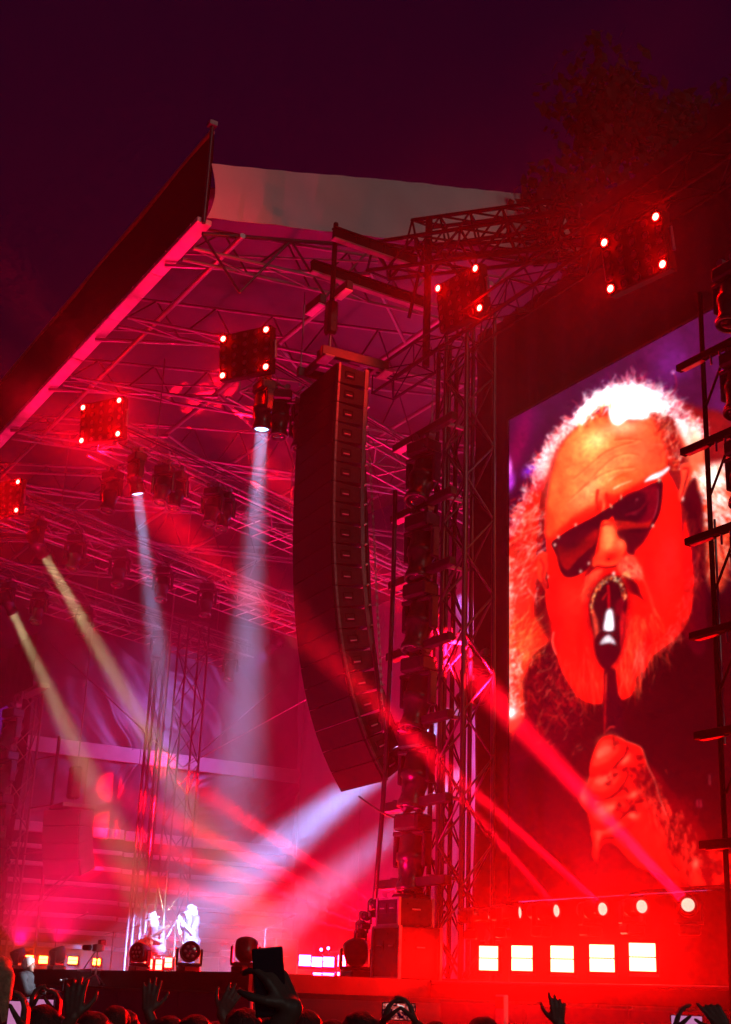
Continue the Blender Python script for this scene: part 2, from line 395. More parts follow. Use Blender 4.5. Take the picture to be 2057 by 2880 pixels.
for i in range(6): MB().cbox((-22.32 - fo.x, 3.45 + 2.0 * i - fo.y, 8.72 - fo.z), (0.08, 1.985, 0.46), 0.01).build('band_panel', mat('pale_band', (0.5, 0.48, 0.5), 0.6, 0, 0.15, 2), fw)
for i, z in enumerate((6.28, 5.72, 5.22, 4.72, 4.25, 3.8, 3.35, 2.95)):
    for k in range(2):
        MB().cbox((-22.35 - fo.x - 0.02 * k, 5.2 + 6.0 * k - fo.y, z - fo.z - 0.02 * k), (0.14, 5.95, 0.13 if i else 0.3), 0.02).build('slat', MATS['pale_band'], fw)
bd = empty('backdrop', (-10, 14.1, DZ), 'tall pale grey cloth backdrop closing the rear of the stage', 'backdrop')
cloth(-23.0, 3.5, 14.1, DZ + 0.02, 13.6, 'cloth_panel', 0.05, bd, Vector((-10, 14.1, DZ)), mat('grey_backdrop_cloth', (0.34, 0.32, 0.36), 0.8, 0, 0.15, 0.5, 0.2))
for i in range(7): bar('batten', (-12 + 4 * i, -0.06, 0.05), (-12 + 4 * i, -0.06, 11.4), 0.02, M_steel, bd)

# ================================================================ haze filling the whole place
hz = MB().box((-25, 10, 11.0), (260, 240, 24.0)).build('haze', None); hz.data.materials.clear()
hm = bpy.data.materials.new('stage_haze'); hm.use_nodes = True; n = hm.node_tree.nodes; n.clear()
pv = n.new('ShaderNodeVolumePrincipled'); pv.inputs['Color'].default_value = (0.95, 0.93, 0.95, 1); pv.inputs['Density'].default_value = 0.0013
pv.inputs['Anisotropy'].default_value = 0.25
mo = n.new('ShaderNodeOutputMaterial'); hm.node_tree.links.new(pv.outputs[0], mo.inputs['Volume']); hz.data.materials.append(hm)
tag(hz, kind='stuff')

# ---- smoke drifting on the stage, and more added around the strobes for glow: uneven, thinning out towards all sides
def smoke(name, c, d, low, high, zfall, edge, step, nscale=0.75, col=(0.95, 0.93, 0.95)):
    """closed box of uneven smoke; density falls from `low` near the floor to `high` above `zfall` (share of the height)"""
    ob = MB().box(c, d).build(name, None)
    mt_ = bpy.data.materials.new(name); mt_.use_nodes = True; n = mt_.node_tree.nodes; n.clear(); l = mt_.node_tree.links
    tc = n.new('ShaderNodeTexCoord'); sp = n.new('ShaderNodeSeparateXYZ'); l.new(tc.outputs['Generated'], sp.inputs[0])
    def ramp(sock, a, b, lo=0.0, hi=1.0):
        r = n.new('ShaderNodeMapRange'); r.interpolation_type = 'SMOOTHSTEP'
        if a > b: a, b, lo, hi = b, a, hi, lo
        r.inputs[1].default_value = a; r.inputs[2].default_value = b; r.inputs[3].default_value = lo; r.inputs[4].default_value = hi; l.new(sock, r.inputs[0]); return r.outputs[0]
    def mul(a, b):
        m_ = n.new('ShaderNodeMath'); m_.operation = 'MULTIPLY'; l.new(a, m_.inputs[0]); l.new(b, m_.inputs[1]); return m_.outputs[0]
    X, Y, Z = sp.outputs
    e = mul(ramp(X, 0.0, edge[0]), ramp(X, 1.0, 1.0 - edge[1])); e = mul(e, mul(ramp(Y, 0.0, edge[2]), ramp(Y, 1.0, 1.0 - edge[3]))); e = mul(e, ramp(Z, 1.0, 1.0 - edge[4]))
    e = mul(e, ramp(Z, 0.0, zfall, low, high))
    nz = n.new('ShaderNodeTexNoise'); nz.inputs['Scale'].default_value = nscale; nz.inputs['Detail'].default_value = 1.5; l.new(tc.outputs['Object'], nz.inputs['Vector'])
    e = mul(e, ramp(nz.outputs['Fac'], 0.32, 0.68, 0.12, 1.75))
    pv = n.new('ShaderNodeVolumePrincipled'); pv.inputs['Color'].default_value = (*col, 1); pv.inputs['Anisotropy'].default_value = 0.45; l.new(e, pv.inputs['Density'])
    mo = n.new('ShaderNodeOutputMaterial'); l.new(pv.outputs[0], mo.inputs['Volume']); ob.data.materials.clear(); ob.data.materials.append(mt_)
    mt_.cycles.homogeneous_volume = False; mt_.cycles.volume_step_rate = step
    return tag(ob, kind='stuff')
smoke('stage_smoke', (-11.9, 6.0, 7.75), (25.2, 15.6, 11.3), 0.030, 0.016, 0.45, (0.15, 0.10, 0.10, 0.1, 0.10), 14.0)
smoke('added_strobe_smoke', (4.2, 1.9, 6.6), (14.0, 3.9, 13.2), 0.030, 0.006, 0.36, (0.45, 0.12, 0.45, 0.05, 0.12), 10.0, 0.6)  # added smoke that concentrates the strobe glow and shows the red beams
# ================================================================ lamps and fixtures
RED = (1.0, 0.0010, 0.012)
# ---- moving heads -------------------------------------------------------------------------
_mh = {}
def mh_meshes():
    if _mh: return _mh
    b = MB().cbox((0, 0, -0.15), (0.36, 0.26, 0.17), 0.025); _mh['base'] = b.mesh('base', M_gear)
    c = MB().box((0, 0, -0.03), (0.05, 0.06, 0.07)); c.tube((0, -0.05, 0.015), (0, 0.05, 0.015), 0.05, n=8); _mh['clamp'] = c.mesh('clamp', M_steel)
    y = MB().cbox((0, 0, -0.265), (0.48, 0.14, 0.05), 0.012)
    for sx in (-1, 1): y.cbox((sx * 0.215, 0, -0.43), (0.05, 0.12, 0.36), 0.015)
    _mh['yoke'] = y.mesh('yoke', M_gear)
    h = MB().lathe([(0.03, -0.27), (0.11, -0.26), (0.145, -0.21), (0.15, -0.05), (0.165, -0.04), (0.165, 0.04), (0.15, 0.05), (0.125, 0.2), (0.135, 0.26), (0.15, 0.30), (0.15, 0.34), (0.12, 0.345), (0.118, 0.325), (0.02, 0.322)], 20)
    _mh['head'] = h.mesh('head', M_gear, True)
    _mh['lens'] = MB().lathe([(0.117, 0.328), (0.08, 0.345), (0.02, 0.352)], 18).mesh('lens', M_lens, True)
    _mh['lens_ring'] = MB().lathe([(0.119, 0.332), (0.119, 0.352), (0.152, 0.352), (0.152, 0.332)], 20).mesh('lens_ring', M_dark_alu, True)
    return _mh
def moving_head(loc, aim, label, group, hang=True, sc_=1.0, lit=None, pan=None, tilt_axis=None):
    """lit = (colour, lens strength, beam power, spread in radians)"""
    mm = mh_meshes(); root = empty('moving_head', loc, label, 'stage light', group)
    aim = Vector(aim).normalized(); sgn = 1 if hang else -1
    ax = Vector((aim.x, aim.y, 0))
    if tilt_axis is None:
        ax = Vector((-ax.y, ax.x, 0)).normalized() if ax.length > 0.05 else Vector((1, 0, 0))
    else: ax = Vector(tilt_axis).normalized()
    yv = Vector((0, 0, 1)).cross(ax)
    Ry = Matrix(((ax.x, yv.x, 0, 0), (ax.y, yv.y, 0, 0), (0, 0, 1, 0), (0, 0, 0, 1)))
    S = Matrix.Diagonal((sc_, sc_, sc_ * sgn, 1))
    inst('base', mm['base'], root, Ry @ S); inst('yoke', mm['yoke'], root, Ry @ S)
    if hang:
        for sx in (-0.1, 0.1): inst('clamp', mm['clamp'], root, Ry @ S @ Matrix.Translation((sx, 0, 0)))
    piv = Vector((0, 0, -0.52 * sc_ * sgn))
    z = aim; x = ax - z * ax.dot(z); x = x.normalized() if x.length > 1e-3 else z.orthogonal().normalized(); y = z.cross(x)
    Rh = Matrix(((x.x, y.x, z.x, piv.x), (x.y, y.y, z.y, piv.y), (x.z, y.z, z.z, piv.z), (0, 0, 0, 1))) @ Matrix.Diagonal((sc_, sc_, sc_, 1))
    h = inst('head', mm['head'], root, Rh); inst('lens_ring', mm['lens_ring'], h)
    le = inst('lens', mm['lens'], h)
    if lit:
        col, es, power, spread = lit
        me = mm['lens'].copy(); me.materials.clear(); me.materials.append(glow('lens_%d_%d_%d_%d' % (col[0] * 99, col[1] * 99, col[2] * 99, es), col, es, 'NONE')); le.data = me
        le['label'] = 'glowing front lens'
        if power:
            area_beam(root, Vector(loc) + piv + aim * 0.38 * sc_, aim, 0.2 * sc_, spread, power, col)
    return root

# ---- blinders: 5 x 5 lens panels with the four corner lamps burning -----------------------
_bl = {}
LIT_RED = glow('burning_red_lamp', (1.0, 0.0005, 0.00035), 4200.0)
def blinder(loc, normal, label, w=0.80, h=0.62, lit=((0, 0), (0, 4), (4, 0), (4, 4)), up=(0, 0, 1)):
    root = empty('blinder', loc, label, 'stage light', 'red blinder panels')
    nrm = Vector(normal).normalized(); x = Vector(up).cross(nrm).normalized(); y = nrm.cross(x)
    M = Matrix(((x.x, y.x, nrm.x, 0), (x.y, y.y, nrm.y, 0), (x.z, y.z, nrm.z, 0), (0, 0, 0, 1)))
    if 'h' not in _bl:
        b = MB().cbox((0, 0, -0.09), (w + 0.16, h + 0.16, 0.16), 0.02)
        _bl['h'] = b.mesh('housing', M_matte)
        _bl['l'] = MB().lathe([(0.046, -0.006), (0.04, 0.002), (0.012, 0.005)], 12).mesh('lens', mat('dim_red_lens', (0.10, 0.06, 0.07), 0.15, 0, 0.3, 6, 0, 0.9), True)
        _bl['r'] = MB().lathe([(0.047, -0.012), (0.047, 0.006), (0.058, 0.006), (0.062, -0.012)], 12).mesh('lens_bezel', M_matte, True)
        _bl['b'] = MB().add([(0.046 * math.cos(a * math.pi / 6), 0.046 * math.sin(a * math.pi / 6), 0.012) for a in range(12)], [tuple(range(12))]).mesh('lamp', LIT_RED)
        br = MB()
        for sx in (-1, 1): br.cbox((sx * (w / 2 + 0.11), 0, -0.1), (0.04, 0.3, 0.05), 0.008)
        br.tube((-(w / 2 + 0.13), 0.15, -0.1), (w / 2 + 0.13, 0.15, -0.1), 0.02)
        _bl['y'] = br.mesh('bracket', M_steel)
    inst('housing', _bl['h'], root, M); inst('bracket', _bl['y'], root, M)
    for i in range(5):
        for j in range(5):
            T = M @ Matrix.Translation(((i / 4 - 0.5) * w, (j / 4 - 0.5) * h, 0))
            if (i, j) in lit: o = inst('lamp', _bl['b'], root, T); o['label'] = 'burning red lamp'
            else: inst('lens', _bl['l'], root, T)
            inst('lens_bezel', _bl['r'], root, T)
    return root

# ---- strobes: bright twin panels ----------------------------------------------------------
LIT_STROBE = glow('burning_strobe_panel', (1.0, 0.0012, 0.0006), 2000.0)
_st = {}
def strobe(loc, normal, w, h, label, group, glowmat=None):
    root = empty('strobe', loc, label, 'strobe light', group)
    nrm = Vector(normal).normalized(); x = Vector((0, 0, 1)).cross(nrm).normalized(); y = nrm.cross(x)
    M = Matrix(((x.x, y.x, nrm.x, 0), (x.y, y.y, nrm.y, 0), (x.z, y.z, nrm.z, 0), (0, 0, 0, 1)))
    MB().cbox((0, h / 2, -0.06), (w + 0.03, h + 0.03, 0.11), 0.01).build('housing', M_gear, root).matrix_local = M
    for k in (0, 1):
        hh = h * 0.25 - 0.003; yc = h * (0.25 + 0.5 * k); MB().add([(-w / 2, yc - hh, 0.006), (w / 2, yc - hh, 0.006), (w / 2, yc + hh, 0.006), (-w / 2, yc + hh, 0.006)], [(0, 1, 2, 3)]).build('lamp_panel', glowmat or LIT_STROBE, root).matrix_local = M
    p = MB(); 
    for k in range(9): p.box(((k / 8 - 0.5) * w * 0.96, h * 0.5, 0.008), (w * 0.06, 0.012, 0.012))
    p.build('divider', M_gear, root).matrix_local = M
    MB().box((0, -0.035, -0.05), (w * 1.05, 0.03, 0.16)).build('foot', M_steel, root).matrix_local = M
    return root
# ================================================================ hung lighting trusses
LD = Vector((-0.38, 0.925, 0)).normalized()                # plan direction of the hung trusses
LS = Vector((LD.y, -LD.x, 0))
starts = [Vector((-0.25, 1.15, 11.25)), Vector((-4.2, 0.2, 11.3)), Vector((-9.25, 0.05, 11.4)), Vector((-14.1, 0.0, 11.5))]
tl = ['lattice lighting truss nearest the speaker column, a red blinder on its front end',
      'lattice lighting truss left of the grey light beam with many hanging lamps',
      'lattice lighting truss with a yellow beam lamp hanging near its front',
      'farthest lattice lighting truss high on the left']
for k, P0 in enumerate(starts):
    rt = empty('lighting_truss', P0, tl[k], 'truss', 'hung lighting trusses')
    L = 10.5
    box_truss(rt, (0, 0, 0.05), LD * L + Vector((0, 0, 0.05)), 0.5, 0.5, 0.62, M_steel, 0.026, 0.013)
    for j, (o_, dz) in enumerate(((0.42, 0.12), (0.50, 0.02), (-0.42, 0.2))):
        bar('cable_run', LS * o_ + Vector((0, 0, dz)), LS * o_ + LD * L + Vector((0, 0, dz + 0.03)), 0.014, M_gear, rt)
    bar('lamp_bar', LS * 0.52 + Vector((0, 0, -0.24)), LS * 0.52 + LD * L + Vector((0, 0, -0.24)), 0.025, M_alu, rt)
    bar('lamp_bar', LS * -0.52 + Vector((0, 0, -0.24)), LS * -0.52 + LD * L + Vector((0, 0, -0.24)), 0.025, M_alu, rt)
    for j in range(9):
        c0 = LD * (0.7 + 1.15 * j)
        bar('outrigger', c0 + LS * 0.56 + Vector((0, 0, -0.22)), c0 - LS * 0.56 + Vector((0, 0, -0.22)), 0.02, M_alu, rt)
    for j in (1.2, 5.2, 9.4):
        bar('hanger', LD * j + Vector((0, 0, 0.3)), LD * j + Vector((0, 0, 2.1)), 0.014, M_chain, rt)
# the small silver tubes seen in rows on the deeper trusses
for k in (1, 2, 3):
    P0 = starts[k]
    rt = empty('pixel_tube_rail', P0 + LD * 2.6 + Vector((0, 0, -0.55)), ['', 'row of thin slanting silver rods under the lighting truss left of the grey beam', 'row of thin slanting silver rods behind the yellow beam lamps', 'row of thin slanting silver rods on the farthest lighting truss'][k], 'light bar', 'silver rod rails')
    bar('rail', LS * 0.3, LS * 0.3 + LD * 7.6, 0.018, M_steel, rt); bar('rail', LS * -0.3, LS * -0.3 + LD * 7.6, 0.018, M_steel, rt)
    for j in range(15): bar('rod', LD * (0.3 + 0.5 * j) - LS * 0.34, LD * (0.3 + 0.5 * j) + LS * 0.34 + Vector((0, 0, 0.08)), 0.012, M_white, rt, 5)

# blinders on the front ends
nL = (-LD + Vector((0.25, -0.1, -0.12)))
blinder(at_y(688, 992, 0.75), nL, 'red blinder panel under the roof trusses, directly left of the speaker column')
blinder(at_y(283, 1183, -0.2), nL, 'red blinder panel in the left half, below the long bright red roof edge')
blinder(at_y(8, 1402, -0.25), nL, 'red blinder panel cut off by the left edge of the picture')
nR = Vector((0.15, -1, -0.15))
blinder(at_y(1291, 838, 2.75), nR, 'red blinder panel above the black lattice tower', lit=((0, 4), (4, 4), (4, 0)))
blinder(at_y(1782, 712, 2.75), nR, 'largest and brightest red blinder panel, above the big screen')

# hanging moving heads
BLUE = (0.26, 0.52, 1.0); YEL = (1.0, 0.86, 0.42)
def hang_at(px, py, k, side):                               # lamp position on lamp bar `side` of truss k near that sight line
    P0 = starts[k] + LS * 0.52 * side + Vector((0, 0, -0.28))
    d = ray(px, py); u = LD; w0 = CAM - P0; b_ = d.dot(u); dd = d.dot(w0); e = u.dot(w0)
    tt = (e - b_ * dd) / (1 - b_ * b_)
    return P0 + u * tt
G = 'moving heads hung from the lighting trusses'
p = hang_at(735, 1085, 0, 1)
moving_head(p, (-0.04, 0.02, -1), 'moving head lamp throwing the bright blue grey beam straight down beside the speaker column', G, sc_=1.0, lit=(BLUE, 6, 135.0, R(11)))
moving_head(hang_at(795, 1085, 0, 1), (0.1, -0.05, -1), 'unlit moving head lamp between the blue grey beam and the speaker column', G)
moving_head(hang_at(832, 1170, 0, 1), (0.05, -0.1, -1), 'unlit moving head lamp half hidden behind the left edge of the speaker column', G)
p = hang_at(392, 1262, 1, 1)
moving_head(p, (-0.02, 0.24, -1), 'moving head lamp with the fainter grey blue beam in the left half', G, sc_=0.95, lit=(BLUE, 5, 60.0, R(9)))
moving_head(hang_at(345, 1265, 1, -1), (0.1, -0.2, -1), 'unlit moving head lamp just left of the fainter grey blue beam', G)
for (x, y, sd, lb) in ((462, 1310, 1, 'first unlit moving head lamp to the right of the fainter grey blue beam'), (512, 1300, 1, 'second unlit moving head lamp to the right of the fainter grey blue beam'),
                       (598, 1375, 1, 'third unlit moving head lamp to the right of the fainter grey blue beam'), (642, 1365, 1, 'fourth unlit moving head lamp to the right of the fainter grey blue beam')):
    moving_head(hang_at(x, y, 1, sd), (0.18, -0.2, -1), lb, G, sc_=0.95)
def hang_head(x, y, k, side): return hang_at(x, y, k, side)
moving_head(hang_at(95, 1500, 2, 1), (-0.12, 0.85, -1.0), 'moving head lamp throwing the longer pale yellow beam', G, lit=(YEL, 14, 80.0, R(8)))
for (x, y, lb) in ((205, 1530, 'unlit moving head lamp right of the longer yellow beam lamp'), (330, 1575, 'unlit moving head lamp in the middle of the third lighting truss'), (450, 1625, 'unlit moving head lamp farther back on the third lighting truss'), (570, 1680, 'unlit moving head lamp low on the third lighting truss, near the speaker column')):
    moving_head(hang_at(x, y, 2, 1), (0.2, -0.15, -1), lb, G)
moving_head(hang_at(20, 1655, 3, 1), (-0.25, 0.75, -1.0), 'moving head lamp throwing the shorter pale yellow beam at the left edge', G, lit=(YEL, 14, 105.0, R(10)))
for (x, y, lb) in ((105, 1690, 'unlit moving head lamp on the farthest truss beside the shorter yellow beam'), (230, 1735, 'unlit moving head lamp on the farthest truss between both yellow beams'), (440, 1800, 'unlit moving head lamp on the farthest truss above the rear lattice tower'), (640, 1870, 'unlit moving head lamp deep on the farthest truss left of the speaker column')):
    moving_head(hang_at(x, y, 3, 1), (0.2, -0.2, -1), lb, G)

# violet wash lamps that light the backdrop and the shiny sheeting from the rear roof
VIO = (0.55, 0.20, 1.0)
for i, (x, y, aim, pw, lb) in enumerate(((-3.0, 10.9, (0.10, 0.95, -0.75), 620, 'violet wash lamp high at the rear near the speaker column'), (-9.0, 10.9, (-0.05, 0.9, -0.8), 620, 'violet wash lamp high at the rear of the stage middle'),
                         (-17.5, 10.6, (-0.95, -0.25, -0.5), 90, 'violet wash lamp high at the rear aimed at the shiny sheeting'))):
    r_ = moving_head((x, y, 12.3), aim, lb, 'violet wash lamps', lit=(VIO, 3, 0, 1))
    area_beam(r_, Vector((x, y, 11.78)) + Vector(aim).normalized() * 0.55, aim, 0.25, R(85), pw, VIO, 'wash_lamp')

for i, (x, y, lb) in enumerate(((-5.0, 10.2, 'added red fill lamp on the deck at the rear right of the stage'), (-11.0, 10.8, 'added red fill lamp on the deck at the rear middle of the stage'), (-19.5, 9.0, 'added red fill lamp on the deck near the far side wall'))):
    r_ = moving_head((x, y, DZ), (0.05, -0.25, 1), lb, 'added red fill lamps on the deck', hang=False, lit=(RED, 40, 0, 1))
    area_beam(r_, Vector((x, y, DZ + 0.95)), (0.05, -0.25, 1), 0.3, R(130), (760, 760, 200)[i], (1.0, 0.001, 0.10), 'wash_lamp')  # deck lamps added only to fill the stage interior with red

# ================================================================ main speaker column
pa = empty('line_array', (1.00, 2.0, 11.2), 'tall curved column of black loudspeakers hanging in front of the stage', 'loudspeaker')
po = Vector(pa.location)
BW, BD, BH = 1.34, 0.54, 0.318
bx_ = MB()
# trapezoid cabinet: the rear is lower than the front, so wedge gaps open behind
def cabinet():
    m = MB(); h0, h1 = BH / 2 - 0.006, BH / 2 - 0.045
    vs = [(-BW / 2, -BD / 2, -h0), (BW / 2, -BD / 2, -h0), (BW / 2, -BD / 2, h0), (-BW / 2, -BD / 2, h0),
          (-BW / 2, BD / 2, -h1), (BW / 2, BD / 2, -h1), (BW / 2, BD / 2, h1), (-BW / 2, BD / 2, h1)]
    m.add(vs, [(0, 1, 2, 3), (5, 4, 7, 6), (0, 4, 5, 1), (3, 2, 6, 7), (0, 3, 7, 4), (1, 5, 6, 2)]); return m
me_cab = cabinet().mesh('speaker_box', mat('speaker_paint', (0.02, 0.019, 0.02), 0.7, 0, 0.3, 20, 0, 0.25))
gm = MB().box((0, -BD / 2 - 0.012, 0), (BW * 0.99, 0.02, BH - 0.010))
me_gr = gm.mesh('grille', M_grille)
hm_ = MB(); hx0 = BW / 2
hm_.box((hx0 + 0.004, -0.06, 0.055), (0.012, 0.15, 0.014)); hm_.box((hx0 + 0.004, -0.06, -0.055), (0.012, 0.15, 0.014)); hm_.box((hx0 + 0.004, -0.135, 0), (0.012, 0.014, 0.10)); hm_.box((hx0 + 0.004, 0.015, 0), (0.012, 0.014, 0.10))
me_hd = hm_.mesh('handle_frame', M_matte)
me_hb = MB().tube((hx0 + 0.016, -0.11, -0.022), (hx0 + 0.016, -0.01, -0.022), 0.011, n=6).mesh('handle', M_steel)
me_rg = MB().box((hx0 + 0.008, BD / 2 - 0.05, 0), (0.016, 0.06, BH + 0.02)).mesh('rigging_plate', M_dark_alu); me_rf = MB().box((hx0 + 0.008, -BD / 2 + 0.03, 0), (0.014, 0.035, BH + 0.02)).mesh('rigging_plate', M_dark_alu)
me_lip = MB().box((0, BD / 2 + 0.02, -BH / 2 + 0.055), (BW * 0.96, 0.05, 0.018)).mesh('rear_lip', M_alu)
angs = [0.0, 0.3, 0.3, 0.4, 0.5, 0.6, 0.7, 0.8, 1.0, 1.2, 1.4, 1.6, 1.9, 2.2, 2.6, 3.0, 3.4, 3.9, 4.4, 4.8, 5.0]
th = R(-1.0); pos = Vector((0, -BD / 2, -0.32)); yawM = Matrix.Rotation(R(-4), 4, 'Z')
for i, a_ in enumerate(angs[:20]):
    th += R(a_)
    # front edge chain: next front lower corner goes down and back
    dn = Vector((0, math.sin(th), -math.cos(th)))
    fr = pos; pos = pos + dn * BH
    cen = (fr + pos) / 2 + Vector((0, math.cos(th), math.sin(th))) * (BD / 2)
    M = yawM @ Matrix.Translation(cen) @ Matrix.Rotation(th, 4, 'X')
    o = inst('speaker_box', me_cab, pa, M)
    inst('grille', me_gr, o); inst('handle_frame', me_hd, o); inst('handle', me_hb, o); inst('rigging_plate', me_rg, o); inst('rigging_plate', me_rf, o); inst('rear_lip', me_lip, o)
ff = MB()
for sx in (-1, 1): ff.cbox((sx * 0.44, 0.12, -0.05), (0.09, 1.15, 0.16), 0.01)
ff.cbox((0, -0.30, -0.03), (0.95, 0.08, 0.12), 0.01); ff.cbox((0, 0.55, -0.03), (0.95, 0.08, 0.12), 0.01)
o_ff = ff.build('fly_frame', M_black, pa); o_ff.matrix_local = yawM
for y_ in (-0.36, 0.66): MB().cbox((0.40, y_, -0.17), (0.34, 0.16, 0.03), 0.006).build('frame_plate', M_red_oxide, pa).matrix_local = yawM
MB().cbox((0.0, 0.05, 0.12), (0.2, 0.7, 0.16), 0.02).build('spreader', M_black, pa)
# hoist above
ho = empty('chain_hoist', (1.05, 1.85, 11.4), 'black chain hoist on a dark upright above the speaker column', 'hoist')
bar('chain', (0, 0, 0.0), (0, 0, 1.6), 0.02, M_chain, ho)
MB().cbox((0, 0, 0.55), (0.19, 0.18, 0.6), 0.04).build('motor', M_gear, ho)
MB().cbox((0, 0, 1.55), (0.07, 0.07, 1.5), 0.015).build('upright', M_matte, ho)
MB().cbox((-0.36, -0.1, 0.93), (0.5, 0.12, 0.16), 0.012).build('arm', M_black, ho); MB().cbox((0.36, 0.0, 0.9), (0.4, 0.12, 0.14), 0.012).build('arm', M_black, ho)
MB().box((-0.36, -0.1, 0.835), (0.46, 0.13, 0.02)).build('arm_plate', M_white, ho); MB().box((0.36, 0, 0.815), (0.36, 0.13, 0.02)).build('arm_plate', M_white, ho)
# outrigger beams sticking out of the roof above the column
for k, (x, y0, y1, z, lb) in enumerate(((0.75, 1.6, 3.9, 12.95, 'lower black steel beam under the roof above the speaker column, its underside lit red'), (1.25, 1.7, 3.3, 13.35, 'upper black steel beam under the roof above the speaker column, its underside lit red'))):
    r_ = empty('outrigger_beam', (x, y0, z), lb, 'beam', 'roof outrigger beams')
    MB().cbox((0, (y1 - y0) / 2, 0), (0.07, y1 - y0, 0.17), 0.01).build('web', M_matte, r_)
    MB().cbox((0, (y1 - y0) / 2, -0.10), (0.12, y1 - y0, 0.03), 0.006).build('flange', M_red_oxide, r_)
    MB().cbox((0, (y1 - y0) / 2, 0.10), (0.12, y1 - y0, 0.03), 0.006).build('flange', M_matte, r_)
    for j in range(4): MB().box((0, 0.4 + j * (y1 - y0 - 0.8) / 3, 0), (0.11, 0.02, 0.17)).build('stiffener', M_matte, r_)
# cables and chain beside the column
def cable(name, pts, r, m, label, cat, group=None):
    pts = [Vector(p) for p in pts]; c0 = pts[-1].copy()
    # smooth through the points
    out = []
    for i in range(len(pts) - 1):
        a, b_, c, d = pts[max(i - 1, 0)], pts[i], pts[i + 1], pts[min(i + 2, len(pts) - 1)]
        for k in range(6):
            t = k / 6; out.append(0.5 * ((2 * b_) + (c - a) * t + (2 * a - 5 * b_ + 4 * c - d) * t * t + (3 * b_ - a - 3 * c + d) * t ** 3))
    out.append(pts[-1])
    o = MB().path([p - c0 for p in out], r, 7).build(name, m, None, True); o.location = c0
    return tag(o, label, cat, group)
cable('power_cable', [at_y(x, y, 2.45) for x, y in ((1018, 1150), (1024, 1300), (1040, 1700), (1062, 1900), (1082, 2060))], 0.034, M_gear, 'thick black cable running down the rear of the speaker column', 'cable')
cable('power_cable', [at_y(x, y, 2.7) for x, y in ((1112, 1380), (1106, 1650), (1094, 1950), (1078, 2250), (1050, 2580))], 0.036, M_gear, 'thick black cable between the speaker column and the lattice tower', 'cable')
cable('tie_rope', [at_y(x, y, 2.3) for x, y in ((1010, 2240), (1040, 2262), (1075, 2285), (1110, 2300))], 0.014, M_gear, 'thin rope pulling back the foot of the speaker column', 'rope')
ch = empty('lift_chain', at_y(1076, 2010, 2.45), 'thin steel lifting chain hanging behind the speaker column', 'chain')
cp = [at_y(x, y, 2.45) - Vector(ch.location) for x, y in ((1040, 1290), (1052, 1500), (1062, 1720), (1072, 1900), (1076, 2010))]
lk = MB(); 
for sgn in (-1, 1): lk.tube((sgn * 0.012, 0, -0.03), (sgn * 0.012, 0, 0.03), 0.006, n=5)
lk.tube((-0.012, 0, 0.03), (0.012, 0, 0.03), 0.006, n=5); lk.tube((-0.012, 0, -0.03), (0.012, 0, -0.03), 0.006, n=5)
me_lk = lk.mesh('link', M_chain); nl = 0
for i in range(len(cp) - 1):
    d = cp[i + 1] - cp[i]; k = int(d.length / 0.054)
    for j in range(k):
        inst('link', me_lk, ch, Matrix.Translation(cp[i] + d * (j / k)) @ look(-d) @ Matrix.Rotation(math.pi / 2 * (nl % 2), 4, 'Z')); nl += 1
MB().lathe([(0.01, -0.12), (0.05, -0.1), (0.05, 0.02), (0.015, 0.08)], 8).build('hook_block', M_black, ch)

# ================================================================ near lattice tower with shelves of lamps
tw = empty('lattice_tower', (2.88, 3.25, DZ), 'black lattice tower standing between the speaker column and the big screen', 'tower')
box_truss(tw, (0, 0, 0.02), (0, 0, 9.6), 0.54, 0.5, 0.55, M_dark_alu, 0.032, 0.017, up=Vector((0, 1, 0)))
box_truss(tw, (-0.62, 0.12, 0.02), (-0.62, 0.12, 9.2), 0.30, 0.34, 0.55, M_black, 0.036, 0.014, up=Vector((0, 1, 0)))
for x_, y_, z1 in ((-1.02, -0.1, 6.1), (-0.88, 0.2, 8.2)):
    bar('pole', (x_, y_, 0.0), (x_ + 0.04, y_, z1), 0.035, M_black, tw)
for z_ in (0.9, 1.55, 2.1, 3.1, 4.2, 5.3): bar('rung', (-1.02, -0.1, z_), (-0.6, 0.12, z_ - 0.02), 0.022, M_black, tw); 
for z_ in (0.95, 2.2, 3.2): bar('knee', (-1.02, -0.1, z_), (-0.72, 0.08, z_ + 0.45), 0.016, M_black, tw)
shz = [9.89, 8.73, 7.68, 6.59, 5.52, 4.42, 3.37]
for i, z in enumerate(shz):
    zz = z - DZ
    MB().cbox((-0.72, -0.32, zz - 0.03), (1.62, 0.12, 0.12), 0.012).build('shelf_beam', M_black, tw)
    MB().box((-1.22, -0.32, zz - 0.10), (0.5, 0.13, 0.014)).build('shelf_plate', M_white, tw)
    for x_ in (-1.25, -0.35): MB().cbox((x_, -0.1, zz + 0.03), (0.06, 0.5, 0.05), 0.008).build('clamp', M_steel, tw)
ordn = ['topmost', 'second', 'third', 'fourth', 'fifth', 'sixth', 'lowest']
for i, z in enumerate(shz):
    aim = [(0.15, -0.35, -1), (0.1, -0.2, -1), (0.05, -0.25, -1), (0.0, -0.2, -1), (-0.05, -0.15, -1), (0.05, -0.1, -1), (0, -0.2, -1)][i]
    lit = None
    moving_head((2.16 if i < 5 else 2.1, 2.93, z - 0.10), aim, '%s moving head lamp hung on the near black lattice tower' % ordn[i], 'lamps on the near lattice tower', sc_=1.28, tilt_axis=(1, 0.2, 0), lit=lit)
